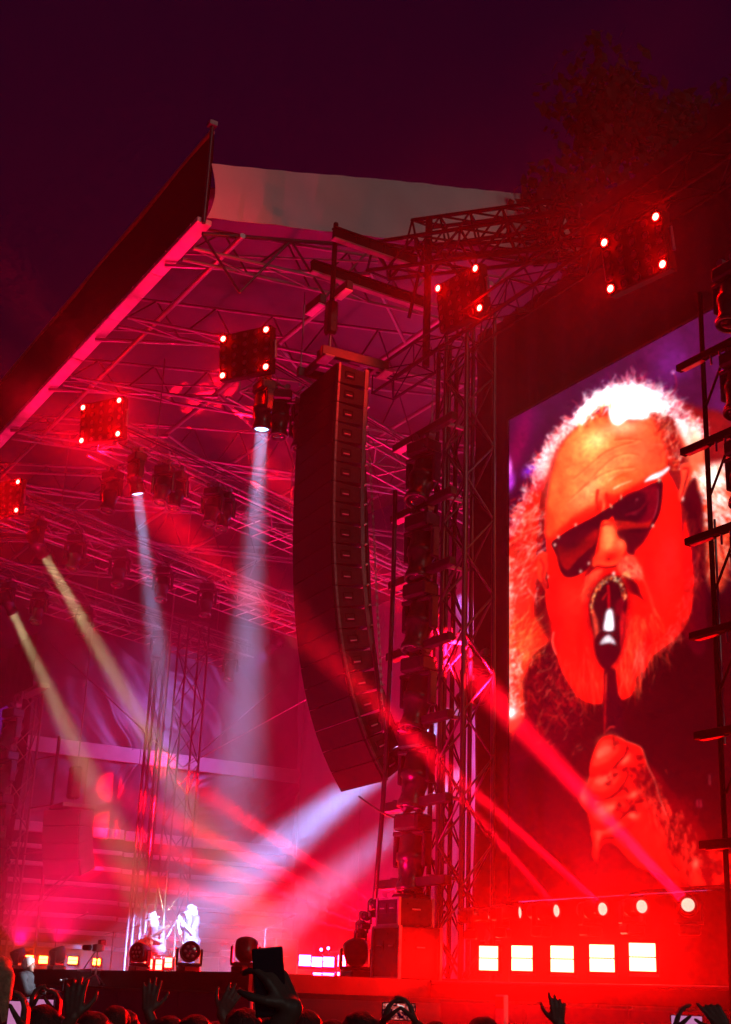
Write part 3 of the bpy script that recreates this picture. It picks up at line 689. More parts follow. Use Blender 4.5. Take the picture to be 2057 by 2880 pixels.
# follow-spot style lamp on the back of the tower: the pale blue key beam on the musicians
KEY = (0.24, 0.40, 1.0)
kp = Vector((2.0, 4.0, 6.05)); tgt = at_d(492, 2618, 33.6)
for (dx, tg, pw, sp, lb) in ((0.0, tgt, 560, R(7.0), 'lamp on the lattice tower throwing the pale blue beam onto the musicians'),
                             (0.85, Vector((-10.5, 6.6, 2.5)), 160, R(7), 'lamp beside the tower throwing the fainter lower beam towards the stage floor')):
    q = kp + Vector((0.1, dx * 0.5, -dx * 0.75)); aim = (tg - q).normalized()
    moving_head(q + Vector((0, 0, 0.62)), aim, lb, 'key lamps behind the lattice tower', lit=(KEY, 12, pw, sp), sc_=1.15)

# ================================================================ right ladder with lamps in front of the screen
rl = empty('lamp_ladder', (8.68, 2.0, 0.0), 'slim dark ladder frame with lamp shelves in front of the big screen', 'frame')
bar('pole', (0, 0, 0.0), (0.10, 0, 8.9), 0.026, M_matte, rl); bar('pole', (0.07, 0.03, 4.2), (0.10, 0.03, 6.4), 0.012, M_alu, rl)
bar('pole', (1.75, 0, 0.0), (1.8, 0, 8.9), 0.042, M_black, rl)
rz = [8.12, 7.18, 6.22, 5.26, 4.30, 3.30]
for i, z in enumerate(rz):
    MB().cbox((0.75, -0.06, z), (1.9, 0.08, 0.075), 0.008).build('shelf_beam', M_matte, rl)
    MB().box((0.02, -0.06, z - 0.045), (0.3, 0.06, 0.010)).build('shelf_plate', M_alu, rl)
    bar('stay', (0.08, 0.0, z - 0.55), (0.42, -0.02, z - 0.06), 0.014, M_black, rl)
    for x_ in (0.3, 0.42): bar('hook', (x_, -0.1, z - 0.06), (x_, -0.1, z - 0.16), 0.012, M_alu, rl)
    if i < 5:
        moving_head((9.25, 1.98, z - 0.05), (0.05, -0.25, -1), '%s moving head lamp on the ladder in front of the big screen' % ['topmost', 'second', 'third', 'fourth', 'fifth'][i], 'lamps on the ladder before the screen', sc_=0.88, tilt_axis=(1, 0, 0))
moving_head((9.22, 1.98, 9.05), (0.05, -0.25, -1), 'moving head lamp above the ladder, cut by the right picture edge', 'lamps on the ladder before the screen', sc_=0.88, tilt_axis=(1, 0, 0))

# ================================================================ strobes and beam lamps below the screen
so_ = ['leftmost', 'second', 'middle', 'fourth', 'rightmost']
for i, (x, y) in enumerate(((1375, 2695), (1469, 2695), (1582, 2697), (1694, 2695), (1808, 2692))):
    p = at_y(x, y, 3.0); ww = (0.235, 0.25, 0.262, 0.27, 0.275)[i]
    strobe(p - Vector((0, 0, 0.145)), (0.62, -0.78, 0.0), ww, 0.285, '%s of the five square white hot strobes in a row below the big screen' % so_[i], 'strobe row below the screen')
lamp_px = ((1376, 2575), (1465, 2567), (1568, 2562), (1698, 2557), (1808, 2550), (1936, 2545))
view = [0.06, 0.30, 0.55, 0.75, 0.85, 1.0]                  # how far each lens is turned towards the viewer
WARM = (1.0, 0.55, 0.42)
targets = [None, None, at_y(880, 1770, 1.2), at_y(610, 1590, 1.0), None, at_y(1222, 1785, 3.35)]
for i, (x, y) in enumerate(lamp_px):
    p = at_y(x, y, 3.0); vd = (CAM - p).normalized(); sd = vd.cross(Vector((0, 0, 1))).normalized()
    a = (vd * view[i] - sd * math.sqrt(max(0, 1 - view[i] ** 2)) + Vector((0, 0, 0.05))).normalized()
    if i == 5: a = (vd + Vector((0, 0, 0.1))).normalized()
    r_ = moving_head((p.x, p.y, p.z) - a * 0.3 - Vector((0, 0, 0.52 * 0.62)) if False else Vector(p) - a * 0.22 - Vector((0, 0, 0.52 * 0.62)), a, '%s round lamp in the row above the strobes under the big screen' % ['leftmost', 'second', 'third', 'fourth', 'fifth', 'rightmost and fully round'][i], 'beam lamps above the strobes', hang=False, sc_=0.62, lit=(WARM, 1.4, 0, 1))
    if targets[i] is not None:
        b_ = (targets[i] - p).normalized()
        area_beam(r_, Vector(p) + b_ * 0.1, b_, 0.10, R((0, 0, 4.5, 4.5, 4.5, 5.5)[i]), (0, 0, 420, 1300, 60, 2700)[i], RED)
# pale post in front of the wing
ps = empty('banner_post', at_y(1412, 2880, 2.2) * 1.0, 'narrow pale upright panel lit bright red below the strobes', 'post')
ps.location.z = 0
MB().cbox((0, 0, 0.98), (0.17, 0.06, 1.96), 0.01).build('panel', M_white, ps); MB().box((0, 0, 0.02), (0.3, 0.3, 0.04)).build('foot', M_steel, ps)
MB().box((0, -0.033, 1.88), (0.15, 0.006, 0.12)).build('tab', mat('orange_sticker', (0.7, 0.25, 0.05), 0.6), ps)

# ================================================================ racks beside the tower foot
rk = MB
def flight_case(loc, d, label, rotz=0.0):
    r_ = empty('flight_case', loc, label, 'flight case', 'flight cases beside the stage', rotz)
    MB().cbox((0, 0, d[2] / 2), d, 0.015).build('body', M_gear, r_)
    for sx in (-1, 1):
        for sy in (-1, 1): MB().box((sx * d[0] / 2, sy * d[1] / 2, d[2] / 2), (0.035, 0.035, d[2] + 0.004)).build('edge_strip', M_alu, r_)
    for z_ in (0.012, d[2] - 0.012): MB().box((0, -d[1] / 2 - 0.003, z_), (d[0], 0.012, 0.026)).build('edge_strip', M_alu, r_)
    for sx in (-0.22, 0.22):
        MB().box((sx * d[0], -d[1] / 2 - 0.004, d[2] * 0.62), (0.15, 0.008, 0.12)).build('latch_dish', M_dark_alu, r_)
        MB().tube((sx * d[0] - 0.05, -d[1] / 2 - 0.02, d[2] * 0.62), (sx * d[0] + 0.05, -d[1] / 2 - 0.02, d[2] * 0.62), 0.009, n=6).build('latch', M_alu, r_)
    for sx in (-1, 1): MB().tube((sx * (d[0] / 2 + 0.012), -0.06, d[2] * 0.6), (sx * (d[0] / 2 + 0.012), 0.06, d[2] * 0.6), 0.011, n=6).build('handle', M_alu, r_)
    return r_
flight_case((2.92, 2.35, DZ), (0.62, 0.6, 0.62), 'lower flight case with a pale edge at the foot of the lattice tower')
flight_case((2.85, 2.36, DZ + 0.625), (0.5, 0.5, 0.34), 'upper flight case stacked at the foot of the lattice tower')
flight_case((2.25, 4.45, DZ), (0.8, 0.6, 0.9), 'tall dark flight case behind the tower foot')
# ================================================================ far tower, side fill, rear tower
lt = empty('lattice_tower', (-18.6, 3.6, DZ), 'distant lattice tower with a column of lamps at the left picture edge', 'tower')
box_truss(lt, (0, 0, 0.0), (0, 0, 7.3), 0.62, 0.6, 0.75, M_steel, 0.035, 0.018, up=Vector((0, 1, 0)))
bar('pole', (1.5, 0.5, 0.0), (1.5, 0.5, 6.0), 0.045, M_black, lt)
for z_ in (0.6, 1.8, 3.0, 4.2, 5.5): bar('rung', (0.3, 0.3, z_), (1.5, 0.5, z_), 0.022, M_steel, lt); bar('rung', (-0.3, -0.3, z_ - 0.3), (1.1, -0.3, z_ - 0.3), 0.03, M_black, lt)
MB().cbox((0.3, 0, 7.35), (1.9, 0.3, 0.12), 0.01).build('head_beam', M_steel, lt)
for i in range(6):
    z = 8.9 - 1.14 * i
    moving_head((-17.85, 3.0, z), (0.3, -0.5, -1), '%s lamp in the column on the distant lattice tower at the left edge' % ['topmost', 'second', 'third', 'fourth', 'fifth', 'lowest'][i], 'lamps on the distant lattice tower', sc_=1.5, tilt_axis=(1, 0.3, 0))
# black cloth flank and the sliver of the other screen
ms = empty('screen_flank', (-21.5, 4.0, DZ), 'dark cloth flank with a violet screen edge at the far left', 'screen')
cloth(-26, -19.6, 3.95, DZ, 11.5, 'cloth_panel', 0.04, ms, Vector((-21.5, 4.0, DZ)))
MB().box((-1.35, -0.12, 4.2), (3.0, 0.06, 6.6)).build('display', glow('violet_screen', (0.10, 0.005, 0.16), 1.0, 'NONE'), ms)
MB().box((0.2, -0.1, 4.2), (0.12, 0.12, 6.8)).build('frame', M_black, ms)

# side fill speakers lit red
sf = empty('side_fill', (-16.4, 4.35, 6.1), 'short red lit speaker cluster hanging beside the distant lattice tower', 'loudspeaker')
th = R(0); pos = Vector((0, -0.3, 0)); sm_box = None
for i in range(4):
    th += R((2, 5, 7, 8)[i]); dn = Vector((0, math.sin(th), -math.cos(th))); fr = pos; pos = pos + dn * 0.42
    cen = (fr + pos) / 2 + Vector((0, math.cos(th), math.sin(th))) * 0.32
    M = Matrix.Rotation(R(35), 4, 'Z') @ Matrix.Translation(cen) @ Matrix.Rotation(th, 4, 'X')
    b_ = MB().cbox((0, 0, 0), (1.15, 0.62, 0.405), 0.015).build('speaker_box', mat('grey_speaker_paint', (0.16, 0.15, 0.16), 0.5, 0, 0.2, 8), sf); b_.matrix_local = M
    MB().box((0, -0.318, 0), (1.08, 0.02, 0.35)).build('grille', mat('grey_grille', (0.2, 0.19, 0.2), 0.6, 0, 0.2, 40, 0.2), b_)
MB().cbox((0, 0.1, 0.10), (1.0, 0.9, 0.1), 0.01).build('fly_frame', M_steel, sf)
bar('chain', (0, 0.1, 0.15), (0, 0.1, 6.8), 0.015, M_chain, sf); MB().cbox((-0.1, 0.1, 0.75), (0.3, 0.3, 0.85), 0.05).build('motor', M_gear, sf)
for dx in (-0.25, 0.35):
    bar('stay_wire', (dx, 0.2, -1.55), (dx - 1.6, -1.0, -3.2), 0.018, M_alu, sf)
    MB().lathe([(0.02, -0.1), (0.045, -0.06), (0.045, 0.06), (0.02, 0.1)], 8, Matrix.Translation((dx - 0.75, -0.36, -2.3)) @ look((-1.6, -1.2, -1.65))).build('turnbuckle', M_alu, sf)

# rear lattice tower behind the musicians with stay wires
rtw = empty('lattice_tower', (-16.0, 7.25, DZ), 'hazy lattice tower behind the seated guitarist', 'tower')
box_truss(rtw, (0, 0, 0), (0, 0, 9.4), 0.62, 0.62, 0.8, M_dark_alu, 0.03, 0.016, up=Vector((0, 1, 0)))
box_truss(rtw, (-0.9, -0.55, 0), (-0.9, -0.55, 9.2), 0.34, 0.34, 0.8, M_dark_alu, 0.04, 0.015, up=Vector((0, 1, 0)))
for q in ((-5.0, -2.6, 9.5), (-5.4, 5.6, 9.5), (4.4, 4.8, 9.0)): bar('stay_wire', (0, 0, 5.4), q, 0.013, M_alu, rtw)
cable('lift_cable', [at_x(x, y, -14.6) for x, y in ((492, 1650), (475, 1843), (440, 2200), (408, 2544))], 0.022, M_alu, 'pale cable hanging in front of the hazy rear lattice tower', 'cable')
# ================================================================ the picture shown on the big screen
class Canvas:
    """small soft-brush painter; coordinates are picture units, colours are display values 0..255"""
    def __init__(s, x0, y0, x1, y1, k=0.5):
        s.x0, s.y0, s.k = x0, y0, k; s.w = int((x1 - x0) * k); s.h = int((y1 - y0) * k)
        s.a = np.zeros((s.h, s.w, 3), np.float32); s.rng = np.random.RandomState(11)
    def to(s, pts): return np.array([((x - s.x0) * s.k, (y - s.y0) * s.k) for x, y in pts], np.float64)
    def _blend(s, m, col, ys, xs):
        v = s.a[ys, xs]; s.a[ys, xs] = v * (1 - m[..., None]) + np.array(col, np.float32) * m[..., None]
    def mask(s, pts, feather):
        p = s.to(pts)
        if len(p) >= 6:                                     # round the outline
            q0, q1, q2, q3 = np.roll(p, 1, 0), p, np.roll(p, -1, 0), np.roll(p, -2, 0)
            p = np.stack([0.5 * (2 * q1 + (q2 - q0) * t + (2 * q0 - 5 * q1 + 4 * q2 - q3) * t * t + (3 * q1 - q0 - 3 * q2 + q3) * t ** 3) for t in (0, 0.33, 0.67)], 1).reshape(-1, 2)
        f = feather * s.k; pad = int(2 * f + 2)
        xa, xb = max(0, int(p[:, 0].min()) - pad), min(s.w, int(p[:, 0].max()) + pad + 1)
        ya, yb = max(0, int(p[:, 1].min()) - pad), min(s.h, int(p[:, 1].max()) + pad + 1)
        if xb <= xa or yb <= ya: return None
        Y, X = np.mgrid[ya:yb, xa:xb]; X = X + 0.5; Y = Y + 0.5
        ins = np.zeros(X.shape, bool); dist = np.full(X.shape, 1e9)
        n = len(p)
        for i in range(n):
            (ax, ay), (bx, by) = p[i], p[(i + 1) % n]
            c = ((ay > Y) != (by > Y)); 
            if ay != by: ins ^= c & (X < (bx - ax) * (Y - ay) / (by - ay) + ax)
            dx, dy = bx - ax, by - ay; L = dx * dx + dy * dy + 1e-9
            t = np.clip(((X - ax) * dx + (Y - ay) * dy) / L, 0, 1)
            dist = np.minimum(dist, (X - ax - t * dx) ** 2 + (Y - ay - t * dy) ** 2)
        sd = np.sqrt(dist) * np.where(ins, 1, -1)
        m = np.clip(0.5 + sd / max(0.8, 2 * f), 0, 1); m = m * m * (3 - 2 * m)
        return m.astype(np.float32), slice(ya, yb), slice(xa, xb)
    def poly(s, pts, col, feather=2, alpha=1.0):
        r = s.mask(pts, feather)
        if r: s._blend(r[0] * alpha, col, r[1], r[2])
    def blob(s, c, rx, ry, col, alpha=1.0, rot=0.0, hard=1.0):
        (cx, cy), = s.to([c]); rx *= s.k; ry *= s.k; R_ = 2.6 * max(rx, ry)
        xa, xb = max(0, int(cx - R_)), min(s.w, int(cx + R_) + 1); ya, yb = max(0, int(cy - R_)), min(s.h, int(cy + R_) + 1)
        if xb <= xa or yb <= ya: return
        Y, X = np.mgrid[ya:yb, xa:xb]; X = X + 0.5 - cx; Y = Y + 0.5 - cy
        ca, sa = math.cos(rot), math.sin(rot); u = (X * ca + Y * sa) / rx; v = (-X * sa + Y * ca) / ry
        m = np.exp(-((u * u + v * v) ** hard)) * alpha
        s._blend(m.astype(np.float32), col, slice(ya, yb), slice(xa, xb))
    def line(s, pts, wd, col, alpha=1.0, taper=False, soft=1.0):
        # densify by Catmull-Rom, then paint with a soft round brush
        P = [np.array(q, float) for q in pts]; out = []
        for i in range(len(P) - 1):
            a, b, c, d = P[max(i - 1, 0)], P[i], P[i + 1], P[min(i + 2, len(P) - 1)]
            for k in range(5):
                t = k / 5; out.append(0.5 * ((2 * b) + (c - a) * t + (2 * a - 5 * b + 4 * c - d) * t * t + (3 * b - a - 3 * c + d) * t ** 3))
        out.append(P[-1]); p = s.to(out); w = wd * s.k; pad = int(w * 1.5 + 2)
        xa, xb = max(0, int(p[:, 0].min()) - pad), min(s.w, int(p[:, 0].max()) + pad + 1)
        ya, yb = max(0, int(p[:, 1].min()) - pad), min(s.h, int(p[:, 1].max()) + pad + 1)
        if xb <= xa or yb <= ya: return
        Y, X = np.mgrid[ya:yb, xa:xb]; X = X + 0.5; Y = Y + 0.5; m = np.zeros(X.shape)
        n = len(p) - 1
        for i in range(n):
            (ax, ay), (bx, by) = p[i], p[i + 1]; dx, dy = bx - ax, by - ay; L = dx * dx + dy * dy + 1e-9
            t = np.clip(((X - ax) * dx + (Y - ay) * dy) / L, 0, 1); d = np.sqrt((X - ax - t * dx) ** 2 + (Y - ay - t * dy) ** 2)
            ww = w * (1 - 0.75 * (i + t) / n) if taper else w
            m = np.maximum(m, np.clip((ww / 2 - d) / (soft * 0.9) + 0.5, 0, 1))
        s._blend((m * alpha).astype(np.float32), col, slice(ya, yb), slice(xa, xb))
    def hair(s, path, n, length, spread, cols, wd=2.2, bias=(0, 0), jitter=0.5, width=20, alpha=0.9):
        """strands seeded along a path; bias is the mean growth direction"""
        P = np.array(path, float); seg = np.linalg.norm(np.diff(P, axis=0), axis=1); cum = np.concatenate([[0], np.cumsum(seg)])
        for _ in range(n):
            t = s.rng.rand() * cum[-1]; i = min(len(seg) - 1, np.searchsorted(cum, t, 'right') - 1); f = (t - cum[i]) / seg[i]
            c = P[i] + (P[i + 1] - P[i]) * f; tan = (P[i + 1] - P[i]) / seg[i]; nor = np.array([-tan[1], tan[0]])
            c = c + nor * s.rng.randn() * width
            d = np.array(bias, float); d = d / (np.linalg.norm(d) + 1e-9) + s.rng.randn(2) * jitter; d /= np.linalg.norm(d) + 1e-9
            L = length * (0.5 + s.rng.rand()); cv = s.rng.randn() * spread
            e1 = c + d * L * 0.5 + np.array([-d[1], d[0]]) * cv * L * 0.2; e2 = c + d * L + np.array([-d[1], d[0]]) * cv * L * 0.5
            kk = s.rng.rand(); s.line([c, e1, e2], wd * (1.9 if kk < 0.3 else 0.7 + 0.8 * kk), cols[s.rng.randint(len(cols))], alpha * (0.35 + 0.4 * s.rng.rand()), True, 1.6)
    def blur(s, sig, ys=None, xs=None):
        sig *= s.k; r = max(1, int(3 * sig)); k = np.exp(-0.5 * (np.arange(-r, r + 1) / sig) ** 2); k /= k.sum(); b = s.a
        for ax in (0, 1):
            p = np.pad(b, [(r, r) if i == ax else (0, 0) for i in range(3)], 'edge'); o = 0
            for i, w in enumerate(k): o = o + w * (p[i:i + b.shape[0]] if ax == 0 else p[:, i:i + b.shape[1]])
            b = o.astype(np.float32)
        return b
    def mottle(s, amp, cell):
        h2, w2 = int(s.h / cell) + 3, int(s.w / cell) + 3; g = s.rng.randn(h2, w2); y = np.arange(s.h) / cell; x = np.arange(s.w) / cell
        iy, ix = y.astype(int), x.astype(int); fy, fx = y - iy, x - ix; fy = (fy * fy * (3 - 2 * fy))[:, None]; fx = (fx * fx * (3 - 2 * fx))[None]
        v = g[iy][:, ix] * (1 - fy) * (1 - fx) + g[iy + 1][:, ix] * fy * (1 - fx) + g[iy][:, ix + 1] * (1 - fy) * fx + g[iy + 1][:, ix + 1] * fy * fx
        s.a *= (1 + amp * np.clip(v, -2.2, 2.2))[..., None].astype(np.float32)
    def grain(s, sig):
        s.a += s.rng.randn(s.h, s.w, 1).astype(np.float32) * sig * (0.3 + s.a / 255)

def paint_picture():
    cv = Canvas(1400, 820, 2240, 2560, 0.5)
    q = 0.3448
    f1 = lambda L: [(1420 + q * x, 1000 + q * y) for x, y in L]
    f2 = lambda L: [(1420 + q * x, 1400 + q * y) for x, y in L]
    f3 = lambda L: [(1420 + q * x, 1800 + q * y) for x, y in L]
    f4 = lambda L: [(1600 + 0.2814 * x, 2040 + 0.2814 * y) for x, y in L]
    p1 = lambda x, y: f1([(x, y)])[0]; p2 = lambda x, y: f2([(x, y)])[0]; p3 = lambda x, y: f3([(x, y)])[0]; p4 = lambda x, y: f4([(x, y)])[0]
    rng = cv.rng
    # background: violet dark above, dark clothes below
    h = cv.h; g = np.linspace(0, 1, h)[:, None, None]
    top = np.array((62, 12, 62), np.float32); mid = np.array((40, 0, 22), np.float32); bot = np.array((26, 0, 3), np.float32)
    cv.a[:] = np.where(g < 0.42, top + (mid - top) * (g / 0.42), mid + (bot - mid) * np.clip((g - 0.42) / 0.1, 0, 1))
    cv.blob(p1(140, 640), 22, 95, (120, 0, 70), 0.7, 0.25); cv.blob(p1(100, 760), 20, 60, (130, 0, 60), 0.6, 0.3)
    cv.blob(p1(40, 930), 8, 32, (250, 110, 240), 1.0, 0, 1.4); cv.blob(p1(50, 1030), 12, 26, (190, 50, 215), 0.9, 0.2, 1.3)
    cv.blob(p1(215, 940), 26, 17, (110, 30, 190), 0.95, -0.5, 1.3); cv.blob(p1(1350, 60), 50, 70, (98, 24, 110), 0.8, 0.2); cv.blob((2030, 1130), 40, 90, (92, 20, 90), 0.6)
    # dark red hair on the far side of the face, wild hair right of it
    cv.poly(f1([(1280, 420), (1420, 380), (1600, 430), (1800, 480), (1900, 700), (1860, 1100), (1800, 1500), (1560, 1500), (1440, 1300), (1330, 900)]), (120, 10, 14), 12)
    cv.poly(f1([(1400, 520), (1560, 520), (1640, 800), (1650, 1200), (1610, 1500), (1540, 1300), (1500, 900)]), (238, 110, 70), 14, 0.9)
    cv.poly(f1([(1590, 900), (1780, 860), (1850, 1150), (1780, 1400), (1640, 1380)]), (250, 190, 175), 14)
    cv.poly(f2([(1560, 0), (1850, -60), (1840, 500), (1760, 760), (1640, 640), (1600, 250)]), (200, 50, 26), 16)
    cv.hair(f1([(1640, 900), (1720, 1100), (1700, 1400)]), 220, 30, 0.6, [(255, 245, 240), (255, 250, 248), (255, 235, 230), (255, 200, 180), (240, 120, 90)], 5.0, (0.7, 0.6), 0.3, 26)
    cv.hair(f2([(1650, 100), (1740, 350), (1700, 620)]), 190, 30, 0.6, [(200, 40, 20), (255, 120, 80), (110, 0, 10), (250, 170, 140)], 3.0, (0.3, 1), 0.4, 24)
    # shoulder, dark hair hanging under the left jaw
    cv.poly(f3([(15, -300), (380, -200), (420, 60), (520, 330), (620, 480), (620, 640), (520, 880), (300, 960), (15, 930)]), (58, 0, 8), 20)
    cv.hair(f3([(200, 150), (300, 420), (380, 700)]), 330, 34, 0.8, [(110, 0, 12), (160, 4, 14), (30, 0, 5), (30, 0, 5), (215, 20, 20)], 5.0, (0.4, 0.8), 0.5, 52, 0.7)
    for _ in range(70):
        c = p3(rng.uniform(240, 640), rng.uniform(100, 950)); cv.line([c, (c[0] + rng.uniform(3, 14), c[1] - rng.uniform(2, 16))], 2.0, (255, 90, 70), 0.75, True)
    # long hair on the left: red mass with pale curls towards the edge
    left = f1([(40, 1500), (120, 1330), (200, 1130), (270, 930), (330, 800), (420, 650), (540, 540), (600, 560), (500, 640), (420, 800), (370, 950), (330, 1150), (320, 1450)])
    cv.poly(left, (215, 22, 40), 7)
    cv.poly(f2([(10, 450), (60, 330), (140, 150), (200, -40), (330, -20), (310, 300), (270, 480), (300, 800), (350, 960), (380, 1150), (230, 1290), (160, 1450), (15, 1450)]), (228, 26, 14), 8)
    cv.poly(f2([(0, 560), (50, 430), (140, 330), (170, 700), (170, 1450), (0, 1450)]), (222, 34, 22), 9)
    cv.poly(f3([(10, -40), (300, 0), (200, 130), (150, 330), (160, 560), (120, 700), (10, 700)]), (226, 50, 26), 8)
    cv.poly(f1([(350, 1000), (330, 1180), (325, 1470), (290, 1480), (300, 1200)]), (66, 0, 10), 5)
    cv.poly(f2([(300, -60), (330, 40), (310, 250), (290, 430), (255, 480), (270, 180)]), (90, 0, 10), 6, 0.9)
    cv.poly(f2([(280, 500), (340, 740), (370, 930), (380, 1150), (300, 1050), (240, 900)]), (60, 0, 8), 9, 0.85)
    pale = [(255, 235, 240), (255, 190, 200), (255, 120, 120), (235, 40, 50), (150, 0, 20)]
    cv.hair(f1([(50, 1460), (150, 1230), (220, 1080), (290, 900), (360, 760), (450, 640), (560, 540)]), 520, 13, 1.2, pale, 3.0, (-0.5, -0.7), 0.6, 10)
    cv.hair(f2([(230, 20), (190, 300), (170, 600), (150, 800)]), 520, 26, 0.8, [(255, 60, 40), (255, 120, 90), (240, 20, 10), (255, 200, 190), (160, 0, 10)], 2.8, (-0.5, 0.55), 0.35, 30, 0.7)
    cv.hair(f2([(40, 480), (40, 900), (40, 1400)]), 260, 13, 1.0, [(255, 245, 240), (255, 200, 190), (255, 130, 100), (250, 60, 40)], 2.8, (-0.3, 0.5), 0.6, 9)
    cv.hair(f2([(120, 1000), (150, 1150), (120, 1400)]), 260, 32, 0.6, [(255, 120, 50), (255, 80, 30), (200, 10, 5), (255, 170, 110)], 2.4, (0.5, -0.7), 0.3, 24, 0.65)
    cv.hair(f3([(60, 100), (70, 420), (60, 640)]), 420, 12, 1.2, [(255, 150, 110), (255, 225, 225), (235, 50, 40), (180, 10, 10)], 2.6, (0.2, -0.6), 0.8, 13)
    cv.blob(p3(50, 590), 16, 18, (255, 240, 245), 0.95, 0, 1.2); cv.blob(p3(30, 330), 6, 10, (255, 220, 220), 0.8)
    cv.poly(f1([(260, 1010), (320, 830), (400, 690), (500, 580), (600, 480), (640, 540), (540, 600), (450, 700), (390, 830), (340, 990)]), (246, 150, 165), 7, 0.8)
    cv.hair(f1([(290, 960), (350, 800), (440, 670), (560, 550)]), 420, 9, 1.2, [(255, 250, 250), (255, 225, 230), (255, 190, 205), (190, 40, 70)], 3.2, (-0.4, -0.8), 0.9, 8)
    # ---- face
    face = f1([(330, 1480), (345, 1250), (370, 1050), (410, 880), (460, 740), (540, 630), (650, 530), (800, 460), (1000, 430), (1180, 470), (1260, 560), (1310, 700), (1340, 850), (1330, 930), (1410, 1100), (1440, 1250), (1450, 1480)])
    face += f2([(1470, 180), (1510, 330), (1530, 500), (1545, 650), (1535, 860), (1490, 1020), (1430, 1110), (1340, 1190), (1240, 1260), (1190, 1300), (1150, 1400)])
    face += f3([(1120, 240), (1060, 330), (1040, 440), (960, 490), (880, 470), (800, 520), (700, 515), (600, 465), (520, 340), (460, 230), (420, 110), (385, 30)])
    face += f2([(390, 1100), (360, 960), (330, 790), (350, 600), (345, 460), (330, 250)])
    cv.poly(face, (252, 14, 6), 4)
    # ear
    cv.poly(f2([(270, 480), (300, 445), (345, 450), (350, 560), (330, 700), (355, 790), (320, 740), (285, 690), (262, 600)]), (235, 40, 22), 3)
    cv.line(f2([(290, 500), (320, 560), (310, 640), (335, 740)]), 5, (140, 0, 10), 0.8); cv.line(f2([(340, 640), (355, 700), (352, 740)]), 4, (40, 0, 8), 0.9); cv.blob(p2(353, 645), 2, 4, (255, 220, 200), 1)
    cv.poly(f2([(280, 680), (310, 690), (320, 760), (285, 800)]), (110, 0, 8), 5, 0.8)
    # forehead: orange with a yellow bloom
    fore = f1([(345, 1330), (370, 1060), (420, 870), (470, 740), (560, 630), (680, 540), (850, 500), (1010, 560), (1200, 500), (1290, 700), (1320, 900), (1150, 1000), (1000, 1090), (850, 1160), (770, 1130), (740, 1230), (560, 1320), (420, 1430), (350, 1480)])
    cv.poly(fore, (250, 78, 32), 9)
    cv.blob(p1(560, 900), 55, 95, (255, 122, 58), 0.8, 0.5); cv.blob(p1(720, 740), 62, 50, (255, 190, 96), 0.95, -0.4); cv.blob(p1(760, 690), 30, 22, (255, 222, 140), 0.8, -0.3)
    cv.blob(p1(760, 1000), 75, 40, (255, 160, 84), 0.85, -0.6); cv.blob(p1(650, 1180), 55, 26, (255, 135, 76), 0.8, -0.5); cv.blob(p1(700, 1070), 34, 18, (255, 190, 120), 0.6, -0.7)
    cv.blob(p1(900, 850), 60, 34, (255, 150, 84), 0.7, -0.4); cv.blob(p1(1120, 760), 50, 60, (255, 96, 56), 0.85); cv.blob(p1(1240, 800), 26, 50, (255, 62, 34), 0.8)
    cv.blob(p1(960, 590), 52, 20, (255, 190, 140), 0.7, -0.1); cv.blob(p1(440, 1150), 26, 90, (255, 80, 36), 0.7, 0.1)
    cv.blob(p1(380, 1380), 14, 40, (255, 40, 16), 0.6)
    for L in ([(560, 1010), (700, 890), (820, 790), (960, 730), (1080, 700)], [(600, 1120), (740, 970), (880, 840), (1000, 800), (1090, 810)], [(520, 1190), (640, 1080), (760, 990), (900, 930), (1060, 910)], [(900, 690), (1000, 680), (1110, 690)]):
        cv.line(f1(L), 4.5, (214, 52, 18), 0.5, False, 2.0); cv.line([(x, y + 4) for x, y in f1(L)], 3.5, (255, 190, 110), 0.45, False, 2.0)
    cv.line(f1([(890, 1085), (960, 1050), (1040, 1020)]), 5, (255, 215, 170), 0.8, True, 1.8); cv.line(f1([(850, 1020), (940, 960), (1060, 925)]), 4, (255, 200, 140), 0.6, True, 1.6)
    cv.blob(p1(960, 970), 26, 10, (236, 60, 20), 0.7, -0.5)
    # hair line on top of the head: white hot crown with curls
    crown = f1([(560, 560), (620, 440), (700, 360), (820, 285), (950, 240), (1100, 240), (1230, 290), (1330, 360), (1430, 470), (1500, 600), (1420, 560), (1330, 480), (1290, 560), (1200, 500), (1150, 520), (1060, 520), (1000, 520), (930, 570), (870, 540), (850, 470), (840, 410), (760, 440), (690, 500), (640, 560)])
    cv.poly(crown, (255, 250, 248), 5)
    cv.hair(f1([(600, 600), (700, 500), (790, 440), (850, 400)]), 90, 24, 0.6, [(255, 90, 30), (220, 40, 10), (255, 160, 90)], 3.0, (0.25, -1), 0.35, 9)
    cv.hair(f1([(560, 560), (640, 440), (760, 330), (900, 260)]), 230, 11, 1.0, [(255, 250, 250), (255, 255, 255), (255, 200, 210), (200, 60, 100)], 2.8, (0.2, -0.9), 0.8, 9)
    cv.hair(f1([(880, 260), (1020, 230), (1180, 260), (1300, 330), (1400, 430)]), 260, 15, 1.4, [(255, 250, 250), (255, 180, 200), (210, 50, 90), (150, 10, 50), (255, 220, 230)], 3.2, (0.45, -0.8), 0.5, 8)
    cv.hair(f1([(980, 190), (1080, 160), (1160, 180)]), 40, 18, 1.4, [(200, 40, 80), (255, 160, 180), (120, 10, 50)], 2.2, (0.3, -0.9), 0.6, 8)
    cv.hair(f1([(1300, 380), (1420, 470), (1530, 600), (1620, 640)]), 280, 20, 1.2, [(255, 250, 245), (255, 200, 200), (200, 40, 70), (130, 0, 30), (255, 230, 225)], 3.6, (0.7, -0.35), 0.4, 12)
